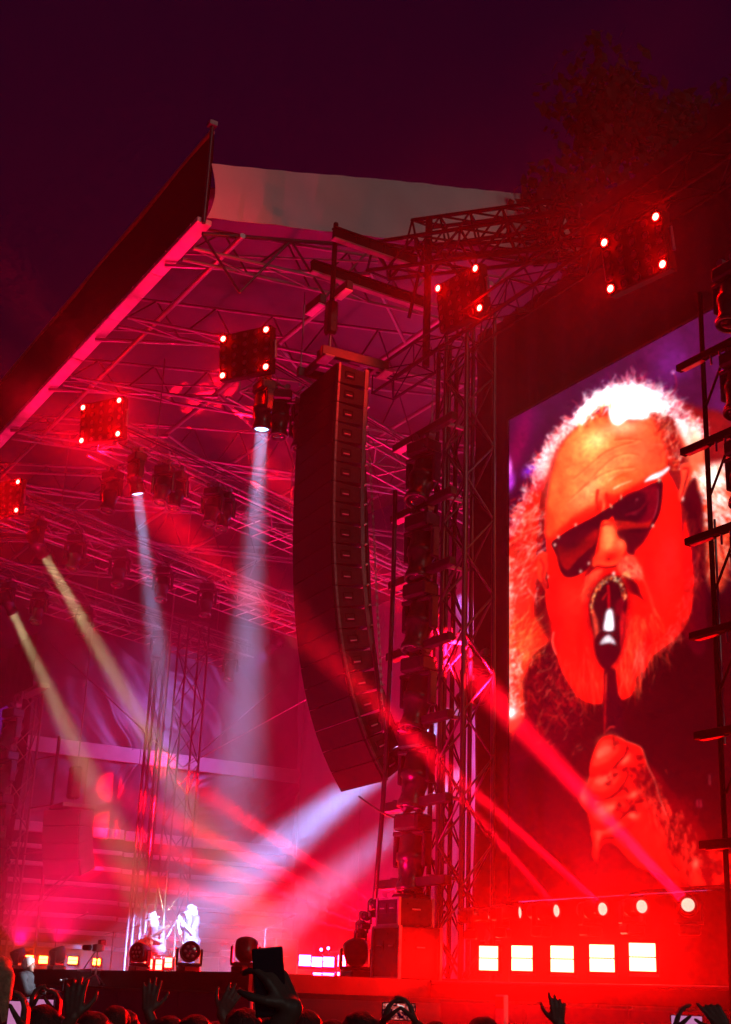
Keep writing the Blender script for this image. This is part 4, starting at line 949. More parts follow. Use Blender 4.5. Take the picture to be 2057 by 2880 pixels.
    cv.hair(f1([(590, 540), (680, 420), (820, 325), (1000, 285), (1190, 330), (1330, 430)]), 420, 15, 0.8, [(255, 255, 255), (255, 250, 248), (255, 255, 255), (255, 225, 230)], 4.2, (0.5, -0.6), 0.7, 10, 1.0)
    cv.line(f1([(1350, 330), (1400, 260), (1395, 180), (1375, 140)]), 3, (160, 20, 60), 0.9); cv.blob(p1(1375, 135), 5, 5, (220, 140, 200), 0.9); cv.line(f1([(600, 430), (585, 390), (550, 365)]), 3, (190, 40, 80), 0.9)
    cv.poly(f1([(1180, 480), (1260, 470), (1330, 560), (1390, 720), (1440, 880), (1380, 930), (1330, 900), (1300, 720), (1250, 580)]), (170, 24, 14), 8, 0.9)
    cv.hair(f1([(1240, 500), (1320, 640), (1380, 800), (1420, 930)]), 200, 22, 0.8, [(255, 120, 70), (220, 50, 30), (110, 0, 10), (255, 190, 170), (90, 0, 8)], 2.4, (0.2, -0.9), 0.7, 13)
    cv.poly(f1([(1400, 560), (1480, 560), (1580, 600), (1580, 760), (1500, 740), (1440, 640)]), (255, 225, 220), 9, 0.9); cv.blob(p1(1550, 700), 18, 30, (255, 150, 110), 0.7)
    # far ear and the dark hair behind it
    cv.poly(f1([(1440, 900), (1500, 880), (1530, 940), (1500, 1060), (1450, 1180), (1420, 1150), (1440, 1020)]), (238, 60, 36), 4); cv.line(f1([(1455, 920), (1500, 930), (1470, 1060), (1440, 1160)]), 5, (120, 0, 10), 0.8)
    cv.poly(f1([(1500, 1060), (1560, 1000), (1590, 1200), (1600, 1500), (1540, 1480), (1470, 1260), (1450, 1190)]), (56, 0, 10), 6); cv.blob(p1(1455, 1170), 3, 6, (255, 230, 220), 1)
    cv.poly(f2([(1540, 0), (1610, 0), (1640, 600), (1640, 1250), (1500, 1200), (1540, 860), (1565, 600), (1530, 330)]), (62, 0, 10), 8)
    cv.hair(f2([(1560, 100), (1590, 500), (1560, 800)]), 80, 40, 0.6, [(150, 8, 12), (30, 0, 5), (200, 30, 25)], 3, (0.1, 1), 0.3, 12, 0.6)
    # cheek relief
    cv.blob(p2(1350, 450), 26, 60, (255, 26, 30), 0.5); cv.hair(f2([(1520, 560), (1530, 760), (1460, 960), (1350, 1120)]), 170, 18, 0.6, [(255, 90, 90), (255, 50, 40), (210, 10, 12)], 2.0, (-0.2, 0.9), 0.5, 10, 0.6)
    cv.blob(p2(1080, 420), 8, 24, (200, 0, 8), 0.5, 0.3); cv.line(f2([(700, 560), (660, 680), (640, 780)]), 10, (200, 0, 4), 0.6, False, 3); cv.line(f2([(1120, 640), (1180, 780), (1230, 960)]), 8, (255, 60, 40), 0.5, False, 3)
    # uneven skin: soft patches, pores, darker cheek sides
    cv.poly(f2([(370, 700), (420, 680), (470, 900), (470, 1150), (430, 1280), (390, 1150), (350, 950)]), (214, 4, 4), 14, 0.6); cv.poly(f2([(1440, 180), (1530, 420), (1540, 700), (1480, 900), (1440, 600)]), (214, 2, 8), 14, 0.55); cv.blob(p2(560, 850), 40, 55, (255, 34, 22), 0.6); cv.blob(p2(1300, 640), 40, 70, (255, 30, 26), 0.5); cv.blob(p2(620, 1150), 14, 60, (222, 2, 2), 0.5, 0.1); cv.blob(p2(1180, 560), 14, 60, (216, 2, 6), 0.5, -0.2)
    for _ in range(900):
        c = p2(rng.uniform(380, 1500), rng.uniform(-400, 1150)); cv.blob(c, 1.5 + 3 * rng.rand(), 1.5 + 3 * rng.rand(), [(255, 60, 40), (190, 0, 2), (255, 20, 8)][rng.randint(3)], 0.10)
    # furrow between the brows
    cv.line(f1([(760, 1100), (750, 1180), (760, 1260)]), 8, (150, 10, 8), 0.8, False, 2); cv.line(f1([(790, 1150), (810, 1210), (800, 1270)]), 8, (255, 90, 50), 0.9, False, 2); cv.line(f1([(830, 1130), (850, 1190), (900, 1200)]), 8, (170, 8, 8), 0.8, False, 2); cv.blob(p1(850, 1150), 14, 10, (225, 24, 14), 0.8)
    cv.blob(p1(660, 1270), 40, 9, (200, 20, 10), 0.6, -0.5)
    # ---- dark glasses
    DK = (40, 0, 12)
    cv.poly(f2([(378, 375), (450, 310), (580, 230), (740, 150), (800, 110), (880, 60), (1000, -10), (1110, -70), (1240, -130), (1290, -125), (1285, -20), (1270, 110), (1220, 220), (1180, 270), (1080, 300), (960, 270), (905, 210), (880, 150), (850, 180), (790, 190), (770, 300), (740, 430), (690, 560), (600, 630), (510, 650), (455, 590), (425, 470)]), DK, 2.5)
    cv.poly(f2([(440, 390), (520, 350), (640, 290), (755, 250), (755, 340), (700, 420), (600, 500), (520, 590), (470, 560), (435, 470)]), (138, 5, 9), 6); cv.poly(f2([(440, 360), (560, 290), (700, 240), (740, 260), (600, 350), (480, 400)]), (60, 0, 14), 8, 0.9)
    cv.blob(p2(560, 380), 44, 16, (44, 0, 12), 0.85, -0.5); cv.line(f2([(560, 440), (640, 400), (700, 340)]), 6, (110, 0, 10), 0.8, True, 2)
    cv.poly(f2([(690, 420), (740, 450), (690, 560), (600, 625), (520, 620), (590, 540)]), (52, 0, 12), 6)
    cv.poly(f1([(1080, 1130), (1150, 1080), (1240, 1060), (1255, 1130), (1240, 1280), (1200, 1380), (1130, 1390), (1060, 1370), (1140, 1300), (1160, 1200)]), (104, 0, 18), 9); cv.poly(f1([(890, 1350), (1000, 1350), (1120, 1370), (1210, 1340), (1180, 1400), (1060, 1410), (930, 1420)]), (172, 12, 12), 6)
    cv.poly(f1([(930, 1180), (1060, 1110), (1150, 1130), (1130, 1210), (1020, 1260), (1060, 1300), (980, 1330), (900, 1290)]), (46, 0, 14), 7); cv.line(f1([(990, 1300), (1100, 1260), (1170, 1180)]), 6, (110, 0, 20), 0.9, False, 2)
    cv.blob(p1(1080, 1175), 3, 3, (190, 60, 90), 1); cv.blob(p1(1060, 1290), 10, 5, (110, 10, 30), 0.8)
    cv.line(f1([(1265, 1000), (1270, 1130), (1255, 1270), (1200, 1390)]), 10, (34, 0, 10), 1); cv.line(f1([(1252, 1090), (1248, 1220), (1215, 1330)]), 2, (230, 70, 100), 0.7)
    cv.poly(f1([(1140, 1030), (1190, 980), (1280, 940), (1340, 905), (1340, 930), (1280, 985), (1200, 1015)]), (252, 236, 244), 2.5); cv.blob(p1(1262, 1015), 4, 5, (255, 220, 170), 1); cv.line(f1([(950, 1140), (952, 1170)]), 3, (255, 210, 150), 1); cv.line(f1([(860, 1215), (876, 1240)]), 3, (255, 200, 140), 1)
    for x, y in ((410, 385), (580, 220), (440, 320), (620, 600), (688, 535), (1012, 340), (1210, 228)): cv.blob(p2(x, y), 3.2, 4, (255, 220, 190), 1)
    cv.poly(f2([(920, 260), (1080, 290), (1190, 260), (1130, 370), (1070, 420), (1060, 470), (1000, 460), (985, 380), (930, 330)]), (58, 0, 12), 7)
    cv.poly(f2([(690, 560), (720, 500), (760, 560), (700, 620), (640, 660)]), (70, 0, 10), 8, 0.9)
    # nose
    cv.poly(f2([(800, 215), (830, 185), (860, 210), (900, 260), (925, 330), (975, 350), (990, 410), (960, 480), (920, 545), (840, 560), (770, 545), (722, 560), (728, 490), (770, 430), (780, 320)]), (245, 62, 30), 3.5)
    cv.blob(p2(850, 330), 18, 34, (255, 160, 84), 0.95, 0.15, 1.2); cv.blob(p2(940, 380), 12, 14, (255, 110, 66), 0.9); cv.blob(p2(830, 250), 10, 10, (255, 130, 70), 0.7); cv.line(f2([(795, 230), (830, 215), (860, 220)]), 4, (90, 0, 10), 0.9)
    cv.blob(p2(870, 480), 24, 14, (205, 8, 6), 0.9, -0.3); cv.blob(p2(850, 500), 6, 5, (90, 0, 6), 0.9); cv.line(f2([(760, 560), (830, 570), (920, 550), (970, 490)]), 7, (90, 0, 8), 0.9, False, 2); cv.blob(p2(750, 500), 12, 12, (250, 36, 20), 0.8)
    # moustache
    cv.poly(f2([(920, 540), (1000, 465), (1070, 490), (1115, 580), (1130, 660), (1060, 660), (980, 640), (930, 610)]), (238, 62, 42), 6)
    cv.hair(f2([(950, 570), (1020, 540), (1090, 620)]), 150, 20, 0.5, [(255, 150, 100), (240, 60, 44), (255, 110, 90), (180, 10, 10)], 2.2, (0.3, 0.9), 0.35, 12, 0.8); cv.hair(f2([(960, 620), (1020, 630)]), 40, 12, 0.4, [(255, 200, 130), (255, 150, 80)], 2.2, (0, 1), 0.3, 5)
    cv.poly(f2([(980, 640), (1080, 700), (1110, 780), (1150, 850), (1080, 800), (1010, 760), (990, 700)]), (70, 0, 8), 6)
    cv.poly(f2([(640, 840), (650, 720), (720, 600), (800, 590), (780, 650), (720, 720), (690, 820)]), (244, 66, 40), 7, 0.9); cv.hair(f2([(760, 610), (690, 700), (660, 830)]), 110, 18, 0.4, [(255, 110, 70), (255, 70, 40), (220, 20, 12)], 2.0, (-0.4, 0.9), 0.3, 8, 0.7)
    # beard
    cv.hair(f2([(1040, 950), (1080, 1100), (1060, 1280)]), 330, 46, 0.35, [(255, 110, 60), (255, 70, 36), (255, 30, 16), (225, 6, 4)], 2.4, (0.1, 1), 0.15, 32, 0.7)
    cv.hair(f3([(980, 60), (1000, 200), (960, 350)]), 260, 46, 0.3, [(255, 60, 30), (255, 20, 8), (220, 0, 0), (255, 100, 70)], 2.4, (0.05, 1), 0.14, 26, 0.7)
    cv.hair(f3([(1110, 0), (1120, 120), (1100, 240)]), 120, 34, 0.3, [(255, 110, 90), (200, 10, 10), (255, 40, 24)], 2.4, (0.02, 1), 0.14, 10, 0.75)
    cv.hair(f3([(600, 60), (660, 250), (720, 420)]), 240, 50, 0.3, [(255, 30, 14), (228, 4, 2), (255, 60, 40), (255, 16, 6)], 2.4, (0.15, 1), 0.15, 34, 0.6)
    cv.line(f2([(400, 1100), (390, 1180), (420, 1280)]), 4, (255, 120, 100), 0.7, False, 2)
    # cheek shadow edge, jaw against the dark
    cv.blob(p2(1500, 1080), 20, 30, (130, 0, 10), 0.6, 0.5); cv.blob(p2(1180, 1180), 16, 40, (215, 0, 4), 0.6); cv.hair(f2([(1420, 1100), (1320, 1180), (1220, 1250)]), 90, 20, 0.6, [(255, 90, 70), (200, 10, 10)], 2.2, (0.3, 0.9), 0.5, 8, 0.7)
    # microphone
    mic = f2([(700, 1000), (690, 880), (720, 770), (780, 680), (860, 630), (940, 650), (990, 740), (1000, 850), (985, 960), (980, 1080), (960, 1200), (920, 1310), (870, 1370), (860, 1400), (820, 1400), (770, 1340), (740, 1250), (730, 1130)])
    cv.poly(f2([(660, 1000), (650, 860), (690, 740), (770, 640), (860, 600), (960, 630), (1030, 740), (1040, 900), (1020, 1100), (990, 1230), (930, 1360), (860, 1430), (790, 1400), (730, 1290), (690, 1150)]), (150, 0, 6), 12, 0.75)
    cv.poly(mic, (30, 0, 8), 3); cv.poly(f2([(710, 960), (720, 900), (760, 1000), (770, 1100), (740, 1150)]), (235, 60, 40), 5, 0.85); cv.poly(f2([(960, 900), (985, 960), (972, 1120), (945, 1230), (938, 1000)]), (205, 10, 18), 4, 0.8)
    cv.line(f2([(845, 720), (850, 800), (850, 890)]), 9, (190, 0, 12), 0.9, False, 2); cv.line(f2([(830, 780), (800, 830)]), 6, (200, 10, 14), 0.8); cv.poly(f2([(900, 860), (960, 800), (985, 860), (950, 980), (900, 940)]), (110, 0, 14), 6, 0.8)
    arc = [(705, 940), (700, 870), (720, 800), (750, 730), (790, 670), (840, 645), (890, 630), (940, 655), (970, 710), (990, 790), (992, 830)]
    A = np.array(f2(arc)); 
    for _ in range(260):
        i = rng.randint(len(A) - 1); t = rng.rand(); c = A[i] + (A[i + 1] - A[i]) * t; d = (np.array(p2(850, 900)) - c); d /= np.linalg.norm(d)
        c = c + d * rng.rand() * (15 if 3 <= i <= 8 else 6); cv.blob(c, 1.7, 1.9, [(255, 240, 200), (255, 170, 90), (230, 60, 30), (80, 0, 10), (255, 120, 60)][rng.randint(5)], 1)
    cv.blob(p2(890, 618), 4, 5, (255, 250, 235), 1)
    cv.poly(f2([(830, 930), (860, 905), (885, 940), (890, 1080), (850, 1092), (808, 1080), (815, 1000)]), (235, 225, 235), 5); cv.blob(p2(852, 1010), 6, 24, (255, 255, 255), 1.0, 0, 1.4); cv.poly(f2([(780, 1195), (800, 1150), (845, 1118), (885, 1150), (905, 1200), (850, 1190)]), (215, 200, 215), 5); cv.blob(p2(846, 1160), 11, 7, (255, 255, 255), 0.9, 0, 1.3)
    cv.poly(f2([(775, 1240), (820, 1195), (890, 1195), (915, 1250), (900, 1330), (840, 1385), (790, 1330)]), (38, 0, 10), 3); cv.line(f2([(755, 1130), (800, 1095), (850, 1100), (905, 1095), (935, 1140)]), 6, (28, 0, 8), 0.9)
    cv.poly(f3([(815, 250), (900, 240), (915, 330), (930, 440), (960, 520), (950, 800), (820, 800), (800, 620), (805, 430)]), (34, 0, 8), 4); cv.line(f3([(825, 290), (822, 420), (820, 560), (815, 760)]), 6, (190, 6, 10), 0.75, False, 2); cv.line(f3([(832, 270), (828, 430)]), 2, (255, 60, 40), 0.8); cv.line(f3([(835, 740), (860, 712), (895, 710)]), 5, (225, 30, 30), 0.9, False, 2)
    # ---- fist and tattooed forearm
    fist = f4([(210, 460), (220, 380), (250, 270), (290, 180), (340, 120), (410, 100), (480, 108), (560, 150), (700, 205), (740, 250), (770, 340), (800, 430), (850, 530), (890, 640), (920, 760), (975, 900), (1060, 970), (1180, 1090), (1300, 1160), (1480, 1240), (1640, 1290), (2290, 1330), (2290, 1625), (1210, 1625), (1040, 1580), (900, 1480), (700, 1420), (560, 1300), (480, 1220), (380, 1180), (310, 1260), (290, 1370), (240, 1300), (245, 1170), (225, 1060), (190, 870), (130, 800), (120, 740), (160, 670), (195, 600)])
    cv.poly(fist, (238, 14, 8), 3)
    cv.poly(f4([(330, 1190), (420, 1170), (500, 1240), (640, 1400), (900, 1560), (900, 1680), (300, 1650), (290, 1400)]), (70, 0, 2), 14)
    cv.poly(f4([(880, 1560), (1030, 1500), (1220, 1560), (1300, 1640), (900, 1680)]), (150, 0, 0), 14, 0.6)
    for (x, y, rx, ry, rt) in ((390, 150, 24, 15, -0.3), (230, 590, 16, 14, 0.3), (160, 690, 12, 16, 0.2), (300, 820, 22, 18, 0.5), (560, 340, 18, 12, -0.8), (660, 690, 22, 10, -0.4), (650, 900, 16, 12, 0)): cv.blob(p4(x, y), rx, ry, (255, 90, 66), 0.85, rt)
    for L, w_, c_ in (([(340, 470), (420, 430), (500, 340), (565, 285)], 14, (90, 0, 4)), ([(240, 620), (330, 720), (420, 700), (520, 590), (575, 540)], 12, (100, 0, 4)), ([(230, 560), (330, 470), (440, 450)], 7, (255, 90, 70)), ([(270, 990), (360, 1050), (460, 960), (560, 870)], 12, (110, 0, 4)), ([(250, 830), (330, 760), (470, 730), (600, 740)], 7, (255, 100, 80)), ([(250, 1190), (330, 1070), (430, 1030), (560, 920)], 7, (255, 90, 60)), ([(190, 870), (220, 800), (200, 680)], 6, (140, 0, 4)), ([(300, 560), (350, 600), (340, 680)], 6, (130, 0, 4))):
        cv.line(f4(L), w_ * 0.5, c_, 0.85, True, 2.5)
    cv.blob(p4(400, 330), 24, 18, (110, 0, 4), 0.9, -0.3); cv.blob(p4(360, 650), 14, 22, (120, 0, 4), 0.6); cv.blob(p4(320, 960), 12, 20, (120, 0, 4), 0.6)
    for pts in ([(210, 470), (220, 370), (255, 260), (300, 170), (350, 115), (420, 100), (490, 112), (570, 155), (565, 280), (500, 350), (430, 430), (340, 470), (260, 500)],
                [(195, 600), (230, 540), (330, 470), (440, 440), (540, 400), (585, 470), (560, 560), (500, 640), (420, 710), (330, 740), (240, 720), (170, 690)],
                [(118, 750), (140, 690), (190, 650), (235, 700), (240, 800), (200, 870), (140, 815)],
                [(190, 870), (240, 820), (330, 760), (470, 730), (600, 740), (640, 800), (560, 880), (470, 970), (370, 1050), (290, 1040), (222, 1000)],
                [(225, 1070), (290, 1050), (350, 1065), (430, 1030), (560, 930), (640, 960), (560, 1050), (450, 1110), (350, 1120), (305, 1190), (290, 1350), (245, 1300), (245, 1170)]):
        P = f4(pts); cx_, cy_ = np.mean(np.array(P), 0)
        cv.poly([(x + 3, y + 7) for x, y in P], (86, 0, 4), 5, 0.9); cv.poly(P, (226, 14, 8), 3)
        cv.poly([(cx_ + (x - cx_) * 0.72 - 5, cy_ + (y - cy_) * 0.66 - 6) for x, y in P], (255, 48, 32), 8, 0.8); cv.poly([(cx_ + (x - cx_) * 0.4 - 9, cy_ + (y - cy_) * 0.3 - 9) for x, y in P], (255, 92, 70), 8, 0.65)
    # tattoo patches, denser along the outer edge and down the arm
    reg = [(470, 180), (620, 250), (700, 330), (760, 420), (640, 470), (560, 460), (440, 500), (400, 560), (650, 540), (720, 560), (560, 650), (500, 800), (600, 780), (690, 760), (560, 850), (480, 830), (640, 830), (370, 500), (480, 470), (680, 480)]
    for x, y in reg:
        for _ in range(5): cv.blob(p4(x + rng.randn() * 28, y + rng.randn() * 26), 3 + 5 * rng.rand(), 3 + 4 * rng.rand(), (96, 0, 4), 0.7, rng.rand() * 3)
    for _ in range(760):
        t = rng.rand() ** 0.8; cx_ = 800 + 560 * t + rng.randn() * 60; cyy = 500 + 1010 * t + rng.randn() * 150 * (0.4 + t) - 20
        if cyy < 400 + (cx_ - 790) * 1.15 and cx_ < 1100: continue
        cv.blob(p4(cx_, cyy), 3 + 7 * rng.rand(), 8 + 12 * rng.rand(), (92, 0, 4), 0.62, -0.35 + 0.3 * rng.randn())
    for _ in range(260):
        t = rng.rand(); cx_ = 780 + 560 * t + rng.randn() * 70; cyy = 640 + 880 * t + rng.randn() * 110
        cv.line([p4(cx_, cyy), p4(cx_ + 14 + rng.randn() * 10, cyy + 46 + 30 * rng.rand())], 4.0, (255, 40, 28), 0.6, True, 1.8)
    for _ in range(80):
        cv.blob(p4(rng.uniform(1350, 1880), rng.uniform(1330, 1620)), 4 + 6 * rng.rand(), 5 + 8 * rng.rand(), (80, 0, 4), 0.7, rng.rand() * 3)
    cv.blob(p4(1270, 1380), 9, 14, (255, 90, 70), 0.8); cv.poly(f4([(1220, 1600), (1270, 1440), (1380, 1600)]), (255, 30, 18), 5, 0.8)
    edge = [(480, 108), (560, 150), (700, 205), (740, 250), (770, 340), (800, 430), (850, 530), (890, 640), (920, 760), (975, 900)]
    cv.line(f4(edge), 2.2, (255, 110, 90), 0.8)
    # clothes: faint folds and small details
    for _ in range(30):
        c = (rng.uniform(1500, 2150), rng.uniform(1950, 2500)); cv.blob(c, 20 + 50 * rng.rand(), 6 + 10 * rng.rand(), (50, 0, 4), 0.18, rng.randn())
    cv.line(f4([(1410, 500), (1412, 590)]), 4, (190, 40, 60), 0.7); cv.line(f4([(1285, 750), (1290, 815)]), 5, (170, 20, 50), 0.7); cv.line(f4([(1320, 750), (1325, 815)]), 5, (170, 20, 50), 0.7)
    # the look of a camera feed: uneven tone, slight softness, bleeding highlights
    for amp, cell in ((0.06, 26), (0.06, 9), (0.06, 3.2), (0.05, 1.6)): cv.mottle(amp, cell)
    cv.a = np.clip(cv.a, 0, 262); cv.a = cv.blur(2.0)
    hot = cv.a.copy(); cv.a = np.clip(hot - 205, 0, 60); b1, b2 = cv.blur(9.0), cv.blur(26.0); cv.a = hot + 0.9 * b1 + 0.7 * b2
    cv.grain(2.5)
    return cv

# ===SCREEN OBJECT
SX0, SX1, SZ0, SZ1, SY = 2.85, 9.25, 3.18, 10.10, 4.0
scr = empty('led_screen', ((SX0 + SX1) / 2, SY, SZ0), 'huge bright screen showing a bearded singer in dark glasses holding a microphone', 'screen')
def build_display():
    cv = paint_picture(); nx, nz = 330, 620
    xs = np.linspace(SX0, SX1, nx + 1); zs = np.linspace(SZ0, SZ1, nz + 1)
    X, Z = np.meshgrid(xs, zs); Y = np.full_like(X, SY)
    co = np.stack([X, Y, Z], -1).reshape(-1, 3)
    v = co - np.array(CAM); dz = v @ np.array(fwd)
    px = PW / 2 + FPX * (v @ np.array(rgt)) / dz; py = PH / 2 - FPX * (v @ np.array(upv)) / dz
    u = np.clip((px - cv.x0) * cv.k - 0.5, 0, cv.w - 1.001); w = np.clip((py - cv.y0) * cv.k - 0.5, 0, cv.h - 1.001)
    iu, iw = u.astype(int), w.astype(int); fu, fw_ = (u - iu)[:, None], (w - iw)[:, None]; A = cv.a
    c = A[iw, iu] * (1 - fu) * (1 - fw_) + A[iw, iu + 1] * fu * (1 - fw_) + A[iw + 1, iu] * (1 - fu) * fw_ + A[iw + 1, iu + 1] * fu * fw_
    c = np.clip(c / 255, 0, 1); lin = np.where(c <= 0.04045, c / 12.92, ((c + 0.055) / 1.055) ** 2.4)
    co -= np.array(scr.location)
    idx = np.arange((nx + 1) * (nz + 1)).reshape(nz + 1, nx + 1)
    q4 = np.stack([idx[:-1, :-1], idx[:-1, 1:], idx[1:, 1:], idx[1:, :-1]], -1).reshape(-1, 4)
    me = bpy.data.meshes.new('display'); me.vertices.add(len(co)); me.vertices.foreach_set('co', co.astype(np.float32).ravel())
    me.loops.add(q4.size); me.loops.foreach_set('vertex_index', q4.astype(np.int32).ravel())
    me.polygons.add(len(q4)); me.polygons.foreach_set('loop_start', np.arange(0, q4.size, 4, dtype=np.int32)); me.polygons.foreach_set('loop_total', np.full(len(q4), 4, np.int32))
    me.update(calc_edges=True)
    at = me.color_attributes.new('picture', 'FLOAT_COLOR', 'POINT')
    at.data.foreach_set('color', np.concatenate([lin, np.ones((len(lin), 1))], 1).astype(np.float32).ravel())
    m = bpy.data.materials.new('led_picture'); m.use_nodes = True; n = m.node_tree.nodes; n.clear(); l = m.node_tree.links
    ca = n.new('ShaderNodeVertexColor'); ca.layer_name = 'picture'
    em = n.new('ShaderNodeEmission'); em.inputs[1].default_value = 1.5
    gl = n.new('ShaderNodeBsdfPrincipled'); gl.inputs['Base Color'].default_value = (0.01, 0.01, 0.01, 1); gl.inputs['Roughness'].default_value = 0.55
    ad = n.new('ShaderNodeAddShader'); o = n.new('ShaderNodeOutputMaterial')
    l.new(ca.outputs['Color'], em.inputs[0]); l.new(em.outputs[0], ad.inputs[0]); l.new(gl.outputs[0], ad.inputs[1]); l.new(ad.outputs[0], o.inputs[0])
    m.cycles.emission_sampling = 'NONE'; me.materials.append(m)
    ob = bpy.data.objects.new('display', me); link(ob, scr); ob['label'] = 'picture of a singer with a tattooed fist'
build_display()
zc = (SZ1 - SZ0) / 2; xc = (SX1 - SX0) / 2
MB().box((0, 0.06, zc), (SX1 - SX0 + 0.02, 0.08, SZ1 - SZ0 + 0.02)).build('cabinet', M_gear, scr)
MB().box((-xc - 0.02, 0.03, zc), (0.035, 0.1, SZ1 - SZ0 + 0.06)).build('frame_edge', M_black, scr); MB().box((xc + 0.02, 0.03, zc), (0.035, 0.1, SZ1 - SZ0 + 0.06)).build('frame_edge', M_black, scr)
MB().box((0, 0.03, -0.02), (SX1 - SX0, 0.1, 0.035)).build('frame_edge', M_black, scr); MB().box((0, 0.03, SZ1 - SZ0 + 0.02), (SX1 - SX0, 0.1, 0.035)).build('frame_edge', M_black, scr)
# ================================================================ figures
def remeshed(parts, voxel, smooth=4):
    """union of capsules / ellipsoids as one continuous surface"""
    mb = MB()
    for p in parts:
        if p[0] == 'e':
            mb.ball(p[1], p[2], p[3] if len(p) > 3 else None, 14, 10)
        else:
            P, Q, r1, r2 = Vector(p[0]), Vector(p[1]), p[2], p[3]
            if (P - Q).length > 1e-4: mb.tube(P, Q, r1, r2, 10)
            mb.ball(P, r1, None, 10, 8); mb.ball(Q, r2, None, 10, 8)
    me = mb.mesh('tmp'); o = bpy.data.objects.new('tmp', me); C.objects.link(o)
    r = o.modifiers.new('r', 'REMESH'); r.mode = 'VOXEL'; r.voxel_size = voxel; r.use_smooth_shade = True
    if smooth: s_ = o.modifiers.new('s', 'SMOOTH'); s_.factor = 0.5; s_.iterations = smooth
    dg = bpy.context.evaluated_depsgraph_get(); out = bpy.data.meshes.new_from_object(o.evaluated_get(dg))
    bpy.data.objects.remove(o); bpy.data.meshes.remove(me)
    return out
def join_meshes(ms):
    bm = bmesh.new()
    for m in ms: bm.from_mesh(m)
    out = bpy.data.meshes.new('body'); bm.to_mesh(out); bm.free()
    out.polygons.foreach_set('use_smooth', [True] * len(out.polygons)); return out
def as_part(name, me, m, parent, M=None):
    me.materials.clear(); me.materials.append(m); me.name = name; return inst(name, me, parent, M)
SKIN = mat('skin', (0.26, 0.15, 0.11), 0.5, 0, 0.12, 14, 0.1)
SKIN_D = mat('darkened_skin', (0.15, 0.085, 0.065), 0.5, 0, 0.12, 14, 0.1)  # skin colour darkened so raised hands show as silhouettes

def hand_parts(w, fdir, pn, thumb, curl=0.15, spread=0.16, k=1.0, fing=(1, 1, 1, 1)):
    """palm and five fingers from wrist w; fdir = direction of the fingers, pn = palm normal, thumb = side of the thumb"""
    f = Vector(fdir).normalized(); n = Vector(pn); n = (n - f * n.dot(f)).normalized(); sd = Vector(thumb); sd = (sd - f * sd.dot(f) - n * sd.dot(n)).normalized()
    w = Vector(w); out = []
    kn = []
    for i in range(4):
        o_ = (1.5 - i) * 0.0215 * k; b = w + f * (0.088 - 0.004 * abs(i - 1.2)) * k + sd * o_; kn.append(b)
        out.append((w + sd * o_ * 0.62 + f * 0.012 * k, b, 0.0145 * k, 0.0125 * k))
    for i in range(4):
        L = (0.072, 0.080, 0.074, 0.058)[i] * k * fing[i]; c = curl * (1.0 + 0.12 * i); sp = (1.5 - i) * spread
        p = kn[i]; d = (f + sd * math.tan(sp)).normalized()
        for j, fr in enumerate((0.45, 0.32, 0.23)):
            ang = c * (0.6, 1.6, 2.3)[j] if j else c * 0.6
            dd = (d * math.cos(ang) + n * math.sin(ang)).normalized(); q_ = p + dd * L * fr
            out.append((p, q_, (0.0105, 0.0096, 0.0088)[j] * k, (0.0096, 0.0088, 0.0076)[j] * k)); p = q_
    t0 = w + f * 0.022 * k + sd * 0.026 * k; t1 = t0 + (f * 0.55 + sd * 0.75 + n * 0.2 * (1 + curl)).normalized() * 0.042 * k
    t2 = t1 + (f * 0.78 + sd * 0.55 + n * (0.15 + curl * 0.6)).normalized() * 0.036 * k; t3 = t2 + (f * 0.9 + sd * (0.35 - curl * 0.5) + n * (0.1 + curl)).normalized() * 0.028 * k
    out += [(w + f * 0.01 * k, t0, 0.017 * k, 0.0155 * k), (t0, t1, 0.0155 * k, 0.0125 * k), (t1, t2, 0.0118 * k, 0.0105 * k), (t2, t3, 0.0103 * k, 0.0082 * k)]
    return out
def head_parts(c, fwd_, k=1.0, jaw=True):
    """skull, face, nose, brow, ears, lips around head centre c"""
    f = Vector(fwd_).normalized(); u = Vector((0, 0, 1)); u = (u - f * u.dot(f)).normalized(); s_ = f.cross(u); c = Vector(c)
    Mx = Matrix((s_, f, u)).transposed()
    out = [('e', c + u * 0.02 * k - f * 0.012 * k, (0.076 * k, 0.097 * k, 0.092 * k), Mx), ('e', c - u * 0.045 * k + f * 0.025 * k, (0.058 * k, 0.066 * k, 0.072 * k), Mx),
           (c + f * 0.088 * k + u * 0.012 * k, c + f * 0.112 * k - u * 0.022 * k, 0.010 * k, 0.016 * k), ('e', c + f * 0.075 * k + u * 0.03 * k, (0.055 * k, 0.018 * k, 0.012 * k), Mx),
           ('e', c + f * 0.085 * k - u * 0.055 * k, (0.024 * k, 0.012 * k, 0.012 * k), Mx), ('e', c + f * 0.072 * k - u * 0.095 * k, (0.026 * k, 0.02 * k, 0.02 * k), Mx)]
    for sg in (-1, 1): out.append(('e', c + s_ * 0.079 * k * sg - u * 0.008 * k - f * 0.008 * k, (0.012 * k, 0.02 * k, 0.032 * k), Mx))
    return out
def eyes(root, c, fwd_, k=1.0):
    f = Vector(fwd_).normalized(); u = (Vector((0, 0, 1)) - f * f.z).normalized(); s_ = f.cross(u)
    for sg in (-1, 1): MB().ball(Vector(c) + f * 0.081 * k + s_ * 0.031 * k * sg + u * 0.008 * k, 0.011 * k, None, 8, 6).build('eye', mat('eye_dark', (0.05, 0.04, 0.04), 0.2), root, True)

